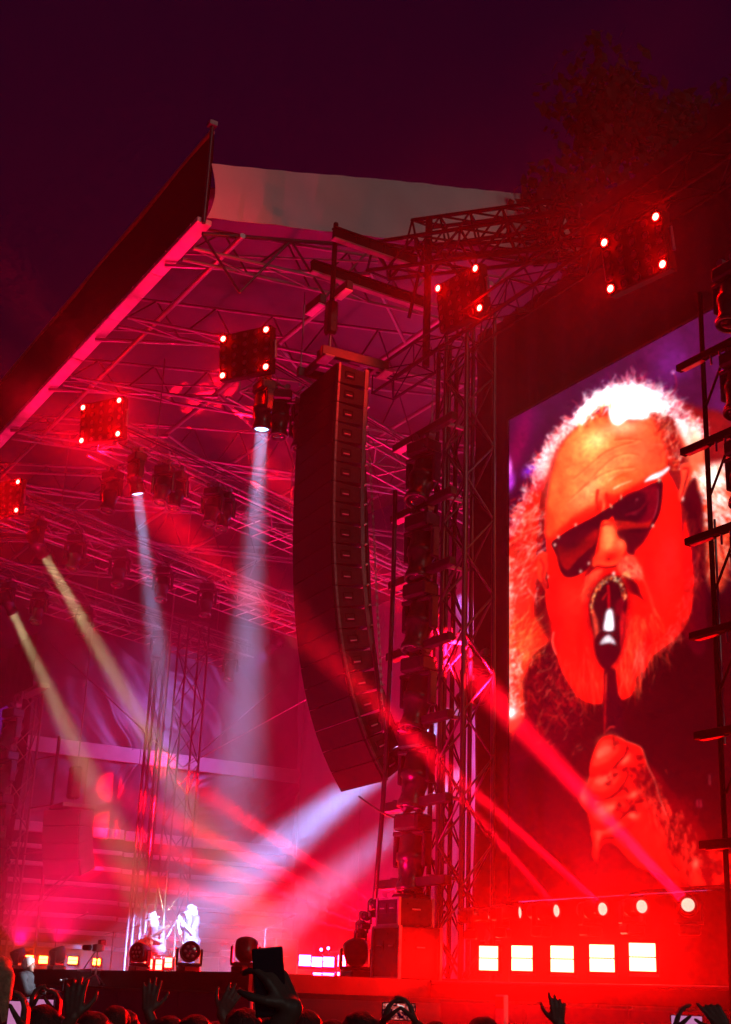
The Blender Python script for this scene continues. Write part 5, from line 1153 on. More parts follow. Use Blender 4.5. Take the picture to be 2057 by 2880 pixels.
# ---- singer -------------------------------------------------------------------------------
def place(px, py, D): 
    p = at_d(px, py, D); return Vector((p.x, p.y, DZ))
sp_ = place(531, 2700, 34.2)
sg_ = empty('person', sp_, 'standing singer with long white hair and a grey shirt, holding a microphone', 'person', 'musicians on the stage', R(14))
F0 = Vector((0, -1, 0)); hc = Vector((0, -0.06, 1.60))
body = [(Vector((sx * 0.09, 0.02, 0.90)), Vector((sx * 0.11, -0.01, 0.48)), 0.085, 0.058) for sx in (-1, 1)]
body += [(Vector((sx * 0.11, -0.01, 0.48)), Vector((sx * 0.12, 0.02, 0.09)), 0.058, 0.04) for sx in (-1, 1)] + [(Vector((sx * 0.12, 0.03, 0.05)), Vector((sx * 0.135, -0.15, 0.035)), 0.045, 0.032) for sx in (-1, 1)]
body += [((0, 0.02, 0.93), (0, 0.0, 1.18), 0.14, 0.15), ((0, 0, 1.18), (0, 0.0, 1.36), 0.15, 0.13), ((-0.16, 0, 1.40), (0.16, 0, 1.40), 0.075, 0.075), ((0, 0, 1.40), (0, -0.04, 1.53), 0.06, 0.052)]
arms = []
for sx, wr in ((1, Vector((0.05, -0.36, 1.33))), (-1, Vector((-0.05, -0.37, 1.24)))):
    el = Vector((sx * 0.25, -0.14, 1.06)); arms += [(Vector((sx * 0.2, 0, 1.40)), el, 0.058, 0.045), (el, wr, 0.045, 0.03)]
    arms += hand_parts(wr, Vector((-sx * 0.25, -0.35, 0.8)), Vector((-sx * 0.9, 0.1, 0.1)), Vector((0, 0.9, 0.3)), curl=0.62, spread=0.03, k=1.0)
as_part('body', remeshed(body + arms + head_parts(hc, F0), 0.011, 2), SKIN, sg_)
shirt = [((0, 0.02, 0.84), (0, 0.0, 1.18), 0.185, 0.175), ((0, 0, 1.18), (0, 0.0, 1.36), 0.175, 0.15), ((-0.16, 0.0, 1.41), (0.16, 0.0, 1.41), 0.092, 0.092), ((-0.1, 0.06, 0.86), (0.1, 0.06, 0.86), 0.15, 0.15)]
for sx in (-1, 1): shirt += [(Vector((sx * 0.19, 0, 1.40)), Vector((sx * 0.24, -0.10, 1.18)), 0.085, 0.088)]
as_part('shirt', remeshed(shirt, 0.016, 3), mat('grey_violet_shirt', (0.055, 0.045, 0.07), 0.8, 0, 0.25, 6, 0.3), sg_)
tr = [(Vector((sx * 0.09, 0.02, 0.90)), Vector((sx * 0.11, -0.01, 0.48)), 0.115, 0.082) for sx in (-1, 1)] + [(Vector((sx * 0.11, -0.01, 0.48)), Vector((sx * 0.12, 0.02, 0.12)), 0.082, 0.07) for sx in (-1, 1)]
as_part('trousers', remeshed(tr, 0.016, 3), mat('dark_denim', (0.03, 0.03, 0.045), 0.8, 0, 0.25, 10), sg_)
M_whair = mat('white_hair', (0.55, 0.53, 0.5), 0.55, 0, 0.12, 30, 0.6)
hp = [('e', hc + Vector((0, 0.02, 0.045)), (0.098, 0.112, 0.098)), ('e', hc + Vector((0, 0.09, -0.06)), (0.12, 0.09, 0.13)), ('e', hc + Vector((0, 0.12, -0.20)), (0.14, 0.075, 0.14)), ('e', hc + Vector((0, 0.115, -0.32)), (0.11, 0.055, 0.11))]
for sx in (-1, 1): hp += [(hc + Vector((sx * 0.09, 0.02, 0.02)), hc + Vector((sx * 0.125, 0.06, -0.25)), 0.035, 0.04)]
rr = random.Random(5)
for i in range(46):
    a = rr.uniform(0, 6.28); z = rr.uniform(-0.36, 0.1); rad = 0.10 if z > -0.05 else 0.135
    pp = hc + Vector((math.cos(a) * rad, 0.06 + math.sin(a) * rad * 0.8, z))
    if pp.y < hc.y - 0.01: continue
    hp.append((pp, pp + Vector((rr.uniform(-0.02, 0.02), rr.uniform(0, 0.03), -0.07)), 0.02, 0.008))
as_part('hair', remeshed(hp, 0.011, 1), M_whair, sg_)
bp_ = [('e', hc + Vector((0, -0.055, -0.085)), (0.06, 0.055, 0.055)), (hc + Vector((0, -0.07, -0.1)), hc + Vector((0, -0.075, -0.19)), 0.05, 0.018)]
for sx in (-1, 1): bp_.append((hc + Vector((sx * 0.065, 0.0, -0.03)), hc + Vector((sx * 0.045, -0.05, -0.1)), 0.02, 0.025))
as_part('beard', remeshed(bp_, 0.01, 1), M_whair, sg_)
gl = MB(); 
for sx in (-1, 1): gl.cbox(hc + Vector((sx * 0.034, -0.097, 0.012)), (0.052, 0.008, 0.036), 0.004); gl.tube(hc + Vector((sx * 0.06, -0.095, 0.02)), hc + Vector((sx * 0.082, 0.0, 0.015)), 0.003, n=5)
gl.tube(hc + Vector((-0.01, -0.1, 0.02)), hc + Vector((0.01, -0.1, 0.02)), 0.003, n=5); gl.build('dark_glasses', M_lens, sg_)
# his microphone on its stand
def mic(root, tip, d, L=0.19):
    d = Vector(d).normalized(); T = Matrix.Translation(Vector(tip)) @ look(d)
    MB().lathe([(0.012, -L), (0.013, -L * 0.98), (0.019, -0.07), (0.02, -0.05)], 10, T).build('handle', M_gear, root, True)
    MB().lathe([(0.02, -0.05), (0.027, -0.035), (0.029, -0.015), (0.022, 0.008), (0.008, 0.016)], 12, T).build('mic_head', M_alu, root, True)
def mic_stand(base, tip, d, label, boom=None, tilt=None):
    r_ = empty('microphone_stand', base, label, 'microphone stand', 'microphone stands'); b0 = Vector(base); t = Vector(tip) - b0; d = Vector(d).normalized()
    for k in range(3): a = k * 2.094 + 0.4; MB().tube((0, 0, 0.12), (0.28 * math.cos(a), 0.28 * math.sin(a), 0.012), 0.011, n=6).build('leg', M_black, r_)
    hb_ = t - d * 0.17
    if boom is None: bar('pole', (0, 0, 0.1), hb_, 0.011, M_black, r_)
    else:
        el = Vector(boom) - b0; bar('pole', (0, 0, 0.1), (el.x, el.y, el.z), 0.012, M_black, r_); bar('boom', el + (el - hb_).normalized() * 0.22, hb_, 0.009, M_black, r_); MB().ball(el, 0.024, None, 8, 6).build('boom_clutch', M_black, r_)
    mic(r_, t, d); return r_
rz_ = Matrix.Rotation(R(14), 3, 'Z'); mt = sp_ + rz_ @ Vector((0, -0.185, 1.535))
mic_stand(sp_ + Vector((0.05, -1.05, 0)), mt, rz_ @ Vector((0, 0.93, 0.10)), 'slanting microphone stand held by the white haired singer')

# ---- seated guitarist -----------------------------------------------------------------------
gp = place(438, 2700, 33.0)
gt = empty('person', gp, 'seated guitarist in a pale brimmed hat bending over his guitar', 'person', 'musicians on the stage', R(22))
hc2 = Vector((0, -0.20, 1.24)); fd = Vector((0, -0.86, -0.5)).normalized()
b2 = []
for sx in (-1, 1):
    hip, kn_, an = Vector((sx * 0.10, 0.05, 0.64)), Vector((sx * 0.16, -0.40, 0.62)), Vector((sx * 0.17, -0.34, 0.12))
    b2 += [(hip, kn_, 0.085, 0.06), (kn_, an, 0.058, 0.04), (an, an + Vector((0, -0.15, -0.06)), 0.042, 0.032)]
b2 += [((0, 0.06, 0.66), (0, 0.0, 0.88), 0.15, 0.145), ((0, 0.0, 0.88), (0, -0.06, 1.04), 0.145, 0.125), ((-0.17, -0.05, 1.06), (0.17, -0.05, 1.06), 0.07, 0.07), ((0, -0.07, 1.06), (0, -0.16, 1.18), 0.056, 0.05)]
wr1, wr2 = Vector((0.20, -0.42, 0.86)), Vector((-0.12, -0.34, 0.74))
b2 += [((0.2, -0.05, 1.05), (0.31, -0.16, 0.80), 0.052, 0.043), ((0.31, -0.16, 0.80), wr1, 0.042, 0.029), ((-0.2, -0.05, 1.05), (-0.31, -0.10, 0.78), 0.052, 0.043), ((-0.31, -0.1, 0.78), wr2, 0.042, 0.029)]
b2 += hand_parts(wr1, (0.1, -0.7, 0.5), (-0.3, 0.2, 0.6), (0, 0.3, 1), 0.6, 0.04) + hand_parts(wr2, (0.75, -0.3, -0.3), (0, 0.8, -0.2), (0, 0, 1), 0.4, 0.06)
as_part('body', remeshed(b2 + head_parts(hc2, fd), 0.011, 2), SKIN, gt); 
as_part('vest', remeshed([((0, 0.06, 0.64), (0, 0.0, 0.88), 0.178, 0.168), ((0, 0.0, 0.88), (0, -0.06, 1.04), 0.168, 0.142), ((-0.16, -0.05, 1.06), (0.16, -0.05, 1.06), 0.085, 0.085), ((0.19, -0.05, 1.05), (0.27, -0.12, 0.90), 0.075, 0.07), ((-0.19, -0.05, 1.05), (-0.27, -0.09, 0.90), 0.075, 0.07)], 0.016, 3), mat('black_vest', (0.05, 0.045, 0.055), 0.75, 0, 0.4, 8, 0.3), gt)
as_part('trousers', remeshed(sum([[(Vector((sx * 0.10, 0.05, 0.64)), Vector((sx * 0.16, -0.40, 0.62)), 0.105, 0.08), (Vector((sx * 0.16, -0.40, 0.62)), Vector((sx * 0.17, -0.34, 0.16)), 0.078, 0.065)] for sx in (-1, 1)], []), 0.016, 3), mat('grey_trousers', (0.16, 0.15, 0.17), 0.8, 0, 0.3, 10), gt)
hl = as_part('hair', remeshed([('e', hc2 + Vector((0, 0.05, 0.0)), (0.088, 0.085, 0.10)), (hc2 + Vector((0, 0.10, -0.02)), hc2 + Vector((0, 0.15, -0.26)), 0.07, 0.05)], 0.012, 2), mat('grey_hair', (0.35, 0.33, 0.32), 0.6, 0, 0.2, 20, 0.4), gt)
T = Matrix.Translation(hc2 + Vector((0, -0.02, 0.07))) @ Matrix.Rotation(R(18), 4, 'X')
hat = MB().lathe([(0.172, 0.0), (0.178, 0.008), (0.11, 0.014), (0.106, 0.03), (0.098, 0.12), (0.085, 0.135), (0.04, 0.122)], 20, T).build('hat', mat('cream_felt', (0.42, 0.38, 0.32), 0.8, 0, 0.1, 12), gt, True)
MB().lathe([(0.108, 0.016), (0.109, 0.045), (0.105, 0.045)], 20, T).build('hat_band', mat('hat_ribbon', (0.12, 0.04, 0.03), 0.7), hat)
# his guitar and stool
gu = empty('acoustic_guitar', gp + Vector((0, 0, 0.7)), 'acoustic guitar with a light wooden top on the seated musician\'s lap', 'guitar', None, R(22))
out = []
for k in range(28):
    a = 2 * math.pi * k / 28; r0 = 0.155 + 0.045 * math.cos(2 * a) - 0.02 * math.cos(a) - 0.018 * math.cos(4 * a); out.append((r0 * math.cos(a) * 1.15, r0 * math.sin(a)))
GM = Matrix.Translation((-0.06, -0.30, 0.07)) @ Matrix.Rotation(R(-26), 4, 'Y') @ Matrix.Rotation(R(90), 4, 'X')
gb = MB(); n_ = len(out); gb.add([GM @ Vector((x, y, -0.05)) for x, y in out] + [GM @ Vector((x, y, 0.05)) for x, y in out], [tuple(range(n_ - 1, -1, -1)), tuple(range(n_, 2 * n_))] + [(i, (i + 1) % n_, n_ + (i + 1) % n_, n_ + i) for i in range(n_)])
gb.build('guitar_body', mat('spruce_wood', (0.52, 0.30, 0.12), 0.3, 0, 0.2, 10), gu)
MB().box((0.42, 0, 0.056), (0.52, 0.05, 0.022)).build('neck', mat('dark_wood', (0.12, 0.06, 0.03), 0.4), gu).matrix_local = GM; MB().box((0.74, 0, 0.05), (0.15, 0.07, 0.016)).build('headstock', MATS['dark_wood'], gu).matrix_local = GM
MB().tube((0.03, 0, 0.051), (0.03, 0, 0.053), 0.045, n=16).build('sound_hole', M_black, gu).matrix_local = GM; MB().box((-0.13, 0, 0.055), (0.03, 0.13, 0.01)).build('bridge', MATS['dark_wood'], gu).matrix_local = GM
stl = empty('stool', gp + Vector((0, 0.06, 0)), 'dark round stool under the seated guitarist', 'stool')
MB().lathe([(0.17, 0.50), (0.19, 0.51), (0.19, 0.545), (0.17, 0.555)], 16).build('seat', M_gear, stl)
for k in range(4): a = k * 1.571 + 0.78; bar('leg', (0.22 * math.cos(a), 0.22 * math.sin(a), 0), (0.12 * math.cos(a), 0.12 * math.sin(a), 0.5), 0.014, M_dark_alu, stl)
g0 = gp + Vector((0.15, -1.15, 0))
mic_stand(g0, gp + Vector((0.1, -0.50, 1.13)), (0.1, 0.85, 0.25), 'boom microphone stand in front of the seated guitarist', boom=g0 + Vector((0.0, 0.0, 0.95)))
m2 = place(150, 2710, 33.5); mic_stand(m2, m2 + Vector((-0.1, 0.75, 1.42)), (-0.1, 0.8, 0.45), 'boom microphone stand alone on the left part of the stage', boom=m2 + Vector((0, 0, 1.05)))
m3 = place(742, 2700, 30.0); mic_stand(m3, m3 + Vector((-0.1, 0.75, 1.42)), (-0.1, 0.8, 0.45), 'boom microphone stand right of the singer, left of the speaker column foot', boom=m3 + Vector((0, 0, 1.05)))
# ================================================================ things along the stage edge and on the deck
def drum_head(loc, aim, label, k=1.0, lit=None):
    r_ = empty('floor_lamp', loc, label, 'stage light', 'drum lamps along the stage edge')
    MB().cbox((0, 0, 0.05 * k), (0.36 * k, 0.30 * k, 0.10 * k), 0.02 * k).build('base', M_gear, r_)
    aim = Vector(aim).normalized(); ax = Vector((-aim.y, aim.x, 0)).normalized(); up = ax.cross(aim) if ax.cross(aim).z > 0 else aim.cross(ax)
    Y = Matrix(((ax.x, -ax.y, 0, 0), (ax.y, ax.x, 0, 0), (0, 0, 1, 0), (0, 0, 0, 1)))
    yk = MB().cbox((0, 0, 0.125 * k), (0.44 * k, 0.12 * k, 0.05 * k), 0.012 * k)
    for s_ in (-1, 1): yk.cbox((s_ * 0.205 * k, 0, 0.25 * k), (0.04 * k, 0.12 * k, 0.26 * k), 0.015 * k)
    yk.build('yoke', M_gear, r_).matrix_local = Y
    z = aim; x = ax; y = z.cross(x); p = Vector((0, 0, 0.32 * k))
    M = Matrix(((x.x, y.x, z.x, p.x), (x.y, y.y, z.y, p.y), (x.z, y.z, z.z, p.z), (0, 0, 0, 1)))
    h = MB().lathe([(a * k, b * k) for a, b in ((0.02, -0.17), (0.10, -0.16), (0.15, -0.10), (0.168, 0.0), (0.172, 0.08), (0.172, 0.12), (0.150, 0.125), (0.148, 0.105), (0.02, 0.10))], 24).build('drum', M_gear, r_, True); h.matrix_local = M
    MB().lathe([(0.147 * k, 0.106 * k), (0.10 * k, 0.118 * k), (0.02 * k, 0.122 * k)], 20).build('lens', M_lens, h, True)
    for q_ in range(7):
        a = q_ * 2 * math.pi / 6; rr_ = 0 if q_ == 6 else 0.085 * k
        MB().lathe([(0.028 * k, 0.118 * k), (0.02 * k, 0.13 * k), (0.005 * k, 0.132 * k)], 8, Matrix.Translation((rr_ * math.cos(a), rr_ * math.sin(a), 0))).build('lens_cell', mat('lens_cell_glass', (0.25, 0.22, 0.25), 0.08, 0, 0.2, 5, 0, 1.0), h, True)
    return r_
def on_deck(px, py, t):
    p = at_y(px, py, t); return Vector((p.x, p.y, DZ))
UPL = {48: 420, 160: 460, 690: 300}
vd = lambda p: (CAM - p).normalized()
for (px, t, aimf, k, lb) in ((48, 0.5, (-0.2, -0.4, 1.0), 0.95, 'drum lamp on the stage edge behind the camera operator'), (160, 0.5, (-0.3, -0.3, 1.0), 0.95, 'drum lamp on the stage edge right of the camera operator'),
                            (393, 0.45, None, 0.95, 'drum lamp on the stage edge in front of the seated guitarist'), (530, 0.45, 'v', 0.95, 'drum lamp with its round lens facing the crowd below the singer'),
                            (690, 0.45, (-0.5, 0.3, 0.9), 1.0, 'drum lamp on the stage edge right of the singer, red lit underneath'), (1000, 2.1, (-0.6, 0.2, 0.9), 0.95, 'drum lamp at the foot of the flight cases near the speaker column')):
    p = on_deck(px, 2715, t)
    v_ = vd(p)
    if aimf is None: aimf = v_ * 0.75 + v_.cross(Vector((0, 0, 1))) * 0.75 + Vector((0, 0, 0.1))
    elif aimf == 'v': aimf = v_ * 1.0 + Vector((0.1, 0.1, 0.12))
    r_ = drum_head(p, aimf, lb, k * (0.82 if t < 1 else 1.0))
    if px in UPL: area_beam(r_, p + Vector((0, 0, 0.30)) + Vector(aimf).normalized() * 0.16, (-0.05, 0.30, 1), 0.22, R(140), UPL[px], (1.0, 0.0015, 0.10), 'wash_lamp')  # upward red wash added at the unlit drum lamps to brighten the roof edge
# strobes burning behind the stage edge
STG = glow('burning_stage_strobe', (1.0, 0.0009, 0.006), 3200.0)
STD = glow('dimmer_stage_strobe', (1.0, 0.005, 0.003), 420.0)
STY = glow('burning_amber_strobe', (1.0, 0.03, 0.002), 420.0)
lab = 0
for (px, py, t, w_, h_, m_, lb) in ((418, 2712, 3.0, 0.15, 0.18, STD, 'white hot strobe glowing under the seated guitarist, left one'), (447, 2714, 3.0, 0.12, 0.18, STD, 'white hot strobe glowing under the seated guitarist, middle one'), (474, 2708, 3.0, 0.13, 0.17, STD, 'white hot strobe glowing under the seated guitarist, right one'),
                                   (80, 2700, 3.2, 0.22, 0.2, STY, 'amber strobe glowing behind the camera operator'), (122, 2700, 3.2, 0.2, 0.16, STY, 'amber strobe glowing left of the second drum lamp'), (205, 2702, 3.2, 0.2, 0.14, STY, 'amber strobe glowing right of the second drum lamp'), (272, 2706, 3.2, 0.15, 0.12, STY, 'small amber strobe glowing behind the tripod camera'),
                                   (858, 2702, 3.9, 0.19, 0.17, STG, 'leftmost strobe of the low white hot row left of the flight cases'), (892, 2706, 3.9, 0.17, 0.15, STG, 'second strobe of the low white hot row left of the flight cases'), (925, 2706, 3.9, 0.17, 0.15, STG, 'third strobe of the low white hot row left of the flight cases'), (962, 2703, 3.9, 0.12, 0.17, STG, 'rightmost strobe of the low white hot row left of the flight cases'),
                                   (893, 2741, 3.4, 0.13, 0.05, STG, 'small low strobe bar on the floor, left one of three'), (924, 2743, 3.4, 0.17, 0.06, STG, 'small low strobe bar on the floor, middle one of three'), (962, 2740, 3.4, 0.13, 0.05, STG, 'small low strobe bar on the floor, right one of three')):
    p = at_y(px, py, t); strobe(p - Vector((0, 0, h_ / 2)), (0.75, -0.66, 0), w_, h_, lb, 'strobes on the stage floor', m_)
for (px, py, lb) in ((908, 2672, 'tiny bright lamp above the low strobe row, left of two'), (928, 2668, 'tiny bright lamp above the low strobe row, right of two')):
    p = at_y(px, py, 4.2); r_ = empty('pin_lamp', p - Vector((0, 0, 0.35)), lb, 'stage light', 'tiny pin lamps')
    bar('stem', (0, 0, 0), (0, 0, 0.3), 0.01, M_black, r_); MB().cbox((0, 0, 0.35), (0.07, 0.07, 0.09), 0.015).build('housing', M_gear, r_); MB().ball((0.02, -0.04, 0.35), 0.025, None, 8, 6).build('bulb', STG, r_, True)
# narrow red beams fanned out from lamps beside the tower foot
for i, (px, py, qx, qy) in enumerate(((1046, 2536, 880, 2428), (1020, 2570, 780, 2450), (1010, 2596, 770, 2505), (1006, 2620, 740, 2556))):
    p = at_y(px, py, 2.25); e = at_y(qx, qy, 3.2); d = (e - p).normalized()
    moving_head(p - d * 0.12 - Vector((0, 0, 0.2)), d, '%s slim red beam lamp beside the foot of the lattice tower' % ['topmost', 'second', 'third', 'lowest'][i], 'slim red beam lamps', hang=False, sc_=0.36, lit=(RED, 2500, 0, 1))
    area_beam(bpy.data.objects[-1] if False else None, p + d * 0.04, d, 0.04, R(2.2), 110, RED)
# riser and gear on the deck behind the musicians
rs = empty('riser', (-16.5, 9.6, DZ), 'low dark riser at the back of the stage behind the musicians', 'riser')
MB().cbox((0, 0, 0.3), (5.0, 3.0, 0.56), 0.02).build('platform', M_gear, rs); bar('edge_tube', (-2.5, -1.53, 0.57), (2.5, -1.53, 0.57), 0.02, M_alu, rs)
flight_case((-12.6, 8.6, DZ), (1.1, 0.6, 1.0), 'tall flight case right behind the singer'); flight_case((-14.2, 8.4, DZ), (0.9, 0.6, 0.75), 'flight case between the singer and the guitarist')
flight_case((-9.3, 8.8, DZ), (1.4, 0.7, 0.7), 'wide flight case on the stage right of the singer')
# small tripod camera on the stage lip
tc_ = empty('camera_tripod', at_y(266, 2768, -0.25), 'small silver camera on a stand at the stage lip', 'camera')
for k in range(3): a = 2.094 * k; bar('leg', (0.2 * math.cos(a), 0.2 * math.sin(a), 0), (0, 0, 0.12), 0.012, M_alu, tc_)
bar('column', (0, 0, 0.1), (0, 0, 0.42), 0.014, M_white, tc_); MB().cbox((0, 0, 0.47), (0.16, 0.12, 0.1), 0.012).build('body', M_alu, tc_); MB().tube((-0.05, -0.1, 0.47), (-0.16, -0.14, 0.47), 0.04, n=10).build('lens', M_gear, tc_)
sl = empty('slider_rail', at_y(235, 2735, -0.1), 'pale camera slider rail lying on the stage lip', 'rail')
bar('rail', (-0.5, 0.1, 0.02), (0.5, -0.05, 0.03), 0.022, M_white, sl); bar('rail', (-0.5, 0.2, 0.02), (0.5, 0.05, 0.03), 0.022, M_white, sl)
for x_ in (-0.5, 0.5): MB().box((x_, 0.1 - x_ * 0.15, 0.0), (0.06, 0.2, 0.05)).build('end_block', M_gear, sl)
# ================================================================ camera operator and crowd
M_hair_d = mat('dark_hair', (0.02, 0.014, 0.012), 0.5, 0, 0.3, 30, 0.5)
M_jacket = mat('dark_jacket', (0.025, 0.026, 0.035), 0.8, 0, 0.3, 8, 0.3)
def op():
    p = at_d(56, 2862, 21.5); base = Vector((p.x, p.y, 1.22)); F = Vector((-0.15, -0.6, 0)).normalized(); F = Vector((0.55, 0.83, 0)).normalized()
    r_ = empty('person', base, 'seated camera operator in a white knitted cap below the stage', 'person')
    s_ = Vector((F.y, -F.x, 0)); U = Vector((0, 0, 1)); L = lambda a, b, c: s_ * a + F * b + U * c
    r_.scale = (0.88, 0.88, 0.88)
    hc3 = L(0, 0.05, 1.05); b = []
    for sx in (-1, 1):
        b += [(L(sx * 0.1, 0, 0.42), L(sx * 0.15, 0.42, 0.44), 0.085, 0.06), (L(sx * 0.15, 0.42, 0.44), L(sx * 0.15, 0.40, 0.02), 0.055, 0.04), (L(sx * 0.15, 0.40, 0.03), L(sx * 0.15, 0.55, 0.03), 0.04, 0.03)]
        w_ = L(sx * 0.08, 0.42, 0.62); b += [(L(sx * 0.2, 0, 0.84), L(sx * 0.24, 0.12, 0.60), 0.055, 0.045), (L(sx * 0.24, 0.12, 0.60), w_, 0.045, 0.03)] + hand_parts(w_, L(-sx * 0.2, 0.9, 0.1), L(0, 0, -1), L(-sx, 0, 0), 0.5, 0.05)
    b += [(L(0, 0, 0.45), L(0, 0.0, 0.72), 0.15, 0.15), (L(0, 0, 0.72), L(0, 0.02, 0.82), 0.15, 0.13), (L(-0.16, 0, 0.84), L(0.16, 0, 0.84), 0.07, 0.07), (L(0, 0, 0.85), L(0, 0.03, 0.98), 0.056, 0.052)]
    as_part('body', remeshed(b + head_parts(hc3, F), 0.012, 2), SKIN, r_)
    jk = [(L(0, 0, 0.42), L(0, 0, 0.72), 0.185, 0.178), (L(0, 0, 0.72), L(0, 0.02, 0.82), 0.178, 0.15), (L(-0.17, 0, 0.85), L(0.17, 0, 0.85), 0.09, 0.09)]
    for sx in (-1, 1): jk += [(L(sx * 0.2, 0, 0.84), L(sx * 0.24, 0.12, 0.60), 0.08, 0.065), (L(sx * 0.24, 0.12, 0.60), L(sx * 0.10, 0.38, 0.62), 0.065, 0.045)]
    as_part('jacket', remeshed(jk, 0.016, 3), M_jacket, r_)
    tr_ = []
    for sx in (-1, 1): tr_ += [(L(sx * 0.1, 0, 0.42), L(sx * 0.15, 0.42, 0.44), 0.1, 0.08), (L(sx * 0.15, 0.42, 0.44), L(sx * 0.15, 0.40, 0.08), 0.075, 0.06)]
    as_part('trousers', remeshed(tr_, 0.016, 3), mat('pale_blue_jeans', (0.35, 0.42, 0.48), 0.8, 0, 0.2, 12), r_)
    as_part('knitted_cap', remeshed([('e', hc3 + L(0, -0.015, 0.045), (0.095, 0.105, 0.095)), ('e', hc3 + L(0, -0.06, 0.0), (0.09, 0.075, 0.08))], 0.012, 2), mat('white_knit', (0.8, 0.8, 0.78), 0.85, 0, 0.08, 40, 0.5), r_)
    st_ = empty('stool', base + L(0, 0, 0), 'pale metal stool under the camera operator', 'stool')
    MB().cbox((0, 0, 0.33), (0.4, 0.36, 0.04), 0.01).build('seat', M_white, st_)
    for sx in (-1, 1):
        for sy in (-1, 1): bar('leg', (sx * 0.17, sy * 0.15, -0.25), (sx * 0.15, sy * 0.13, 0.32), 0.018, M_white, st_)
    pl = empty('camera_platform', (base.x, base.y, 0), 'dark low platform carrying the camera operator', 'platform'); MB().cbox((0, 0, 0.45), (1.6, 1.4, 0.86), 0.02).build('deck', M_gear, pl)
    cm = empty('broadcast_camera', base + L(0, 0.75, -0.2), 'camera rig with small shiny fittings in front of the operator', 'camera')
    bar('column', (0, 0, 0), (0, 0, 0.75), 0.04, M_dark_alu, cm); MB().cbox((0, 0, 0.86), (0.16, 0.34, 0.2), 0.02).build('body', M_gear, cm); MB().tube((0, 0, 0.86), tuple(F * 0.42 + Vector((0, 0, 0.86))), 0.06, 0.07, n=12).build('lens', M_gear, cm)
    bar('pan_bar', (0, 0, 0.72), tuple(-F * 0.35 + Vector((0, 0, 0.8))), 0.014, M_alu, cm); MB().box((0.05, 0.05, 1.02), (0.12, 0.03, 0.09)).build('viewfinder', M_white, cm)
    lp = base + L(0.0, 1.05, 1.25); area_beam(cm, lp, (base + L(0, 0.1, 0.75)) - lp, 0.12, R(80), 9, (0.75, 0.9, 1.0), 'added_fill_lamp'); MB().cbox(lp + (lp - base - L(0, 0.1, 0.75)).normalized() * 0.06 - Vector(cm.location), (0.1, 0.1, 0.08), 0.01).build('added_fill_lamp_housing', M_gear, cm); bar('lamp_arm', (0, 0, 0.9), tuple(lp + Vector((0, 0, -0.05)) - Vector(cm.location)), 0.01, M_black, cm)  # lamp, housing and arm added to brighten the operator
    rr_ = random.Random(3)
    for k in range(9): MB().cbox((rr_.uniform(-0.16, 0.16), rr_.uniform(-0.2, 0.2), rr_.uniform(0.45, 1.0)), (0.05, 0.04, 0.03), 0.006).build('fitting', M_alu, cm)
    for k in range(3): a = 2.094 * k; bar('leg', (0.35 * math.cos(a), 0.35 * math.sin(a), -0.05), (0, 0, 0.35), 0.02, M_dark_alu, cm)
op()

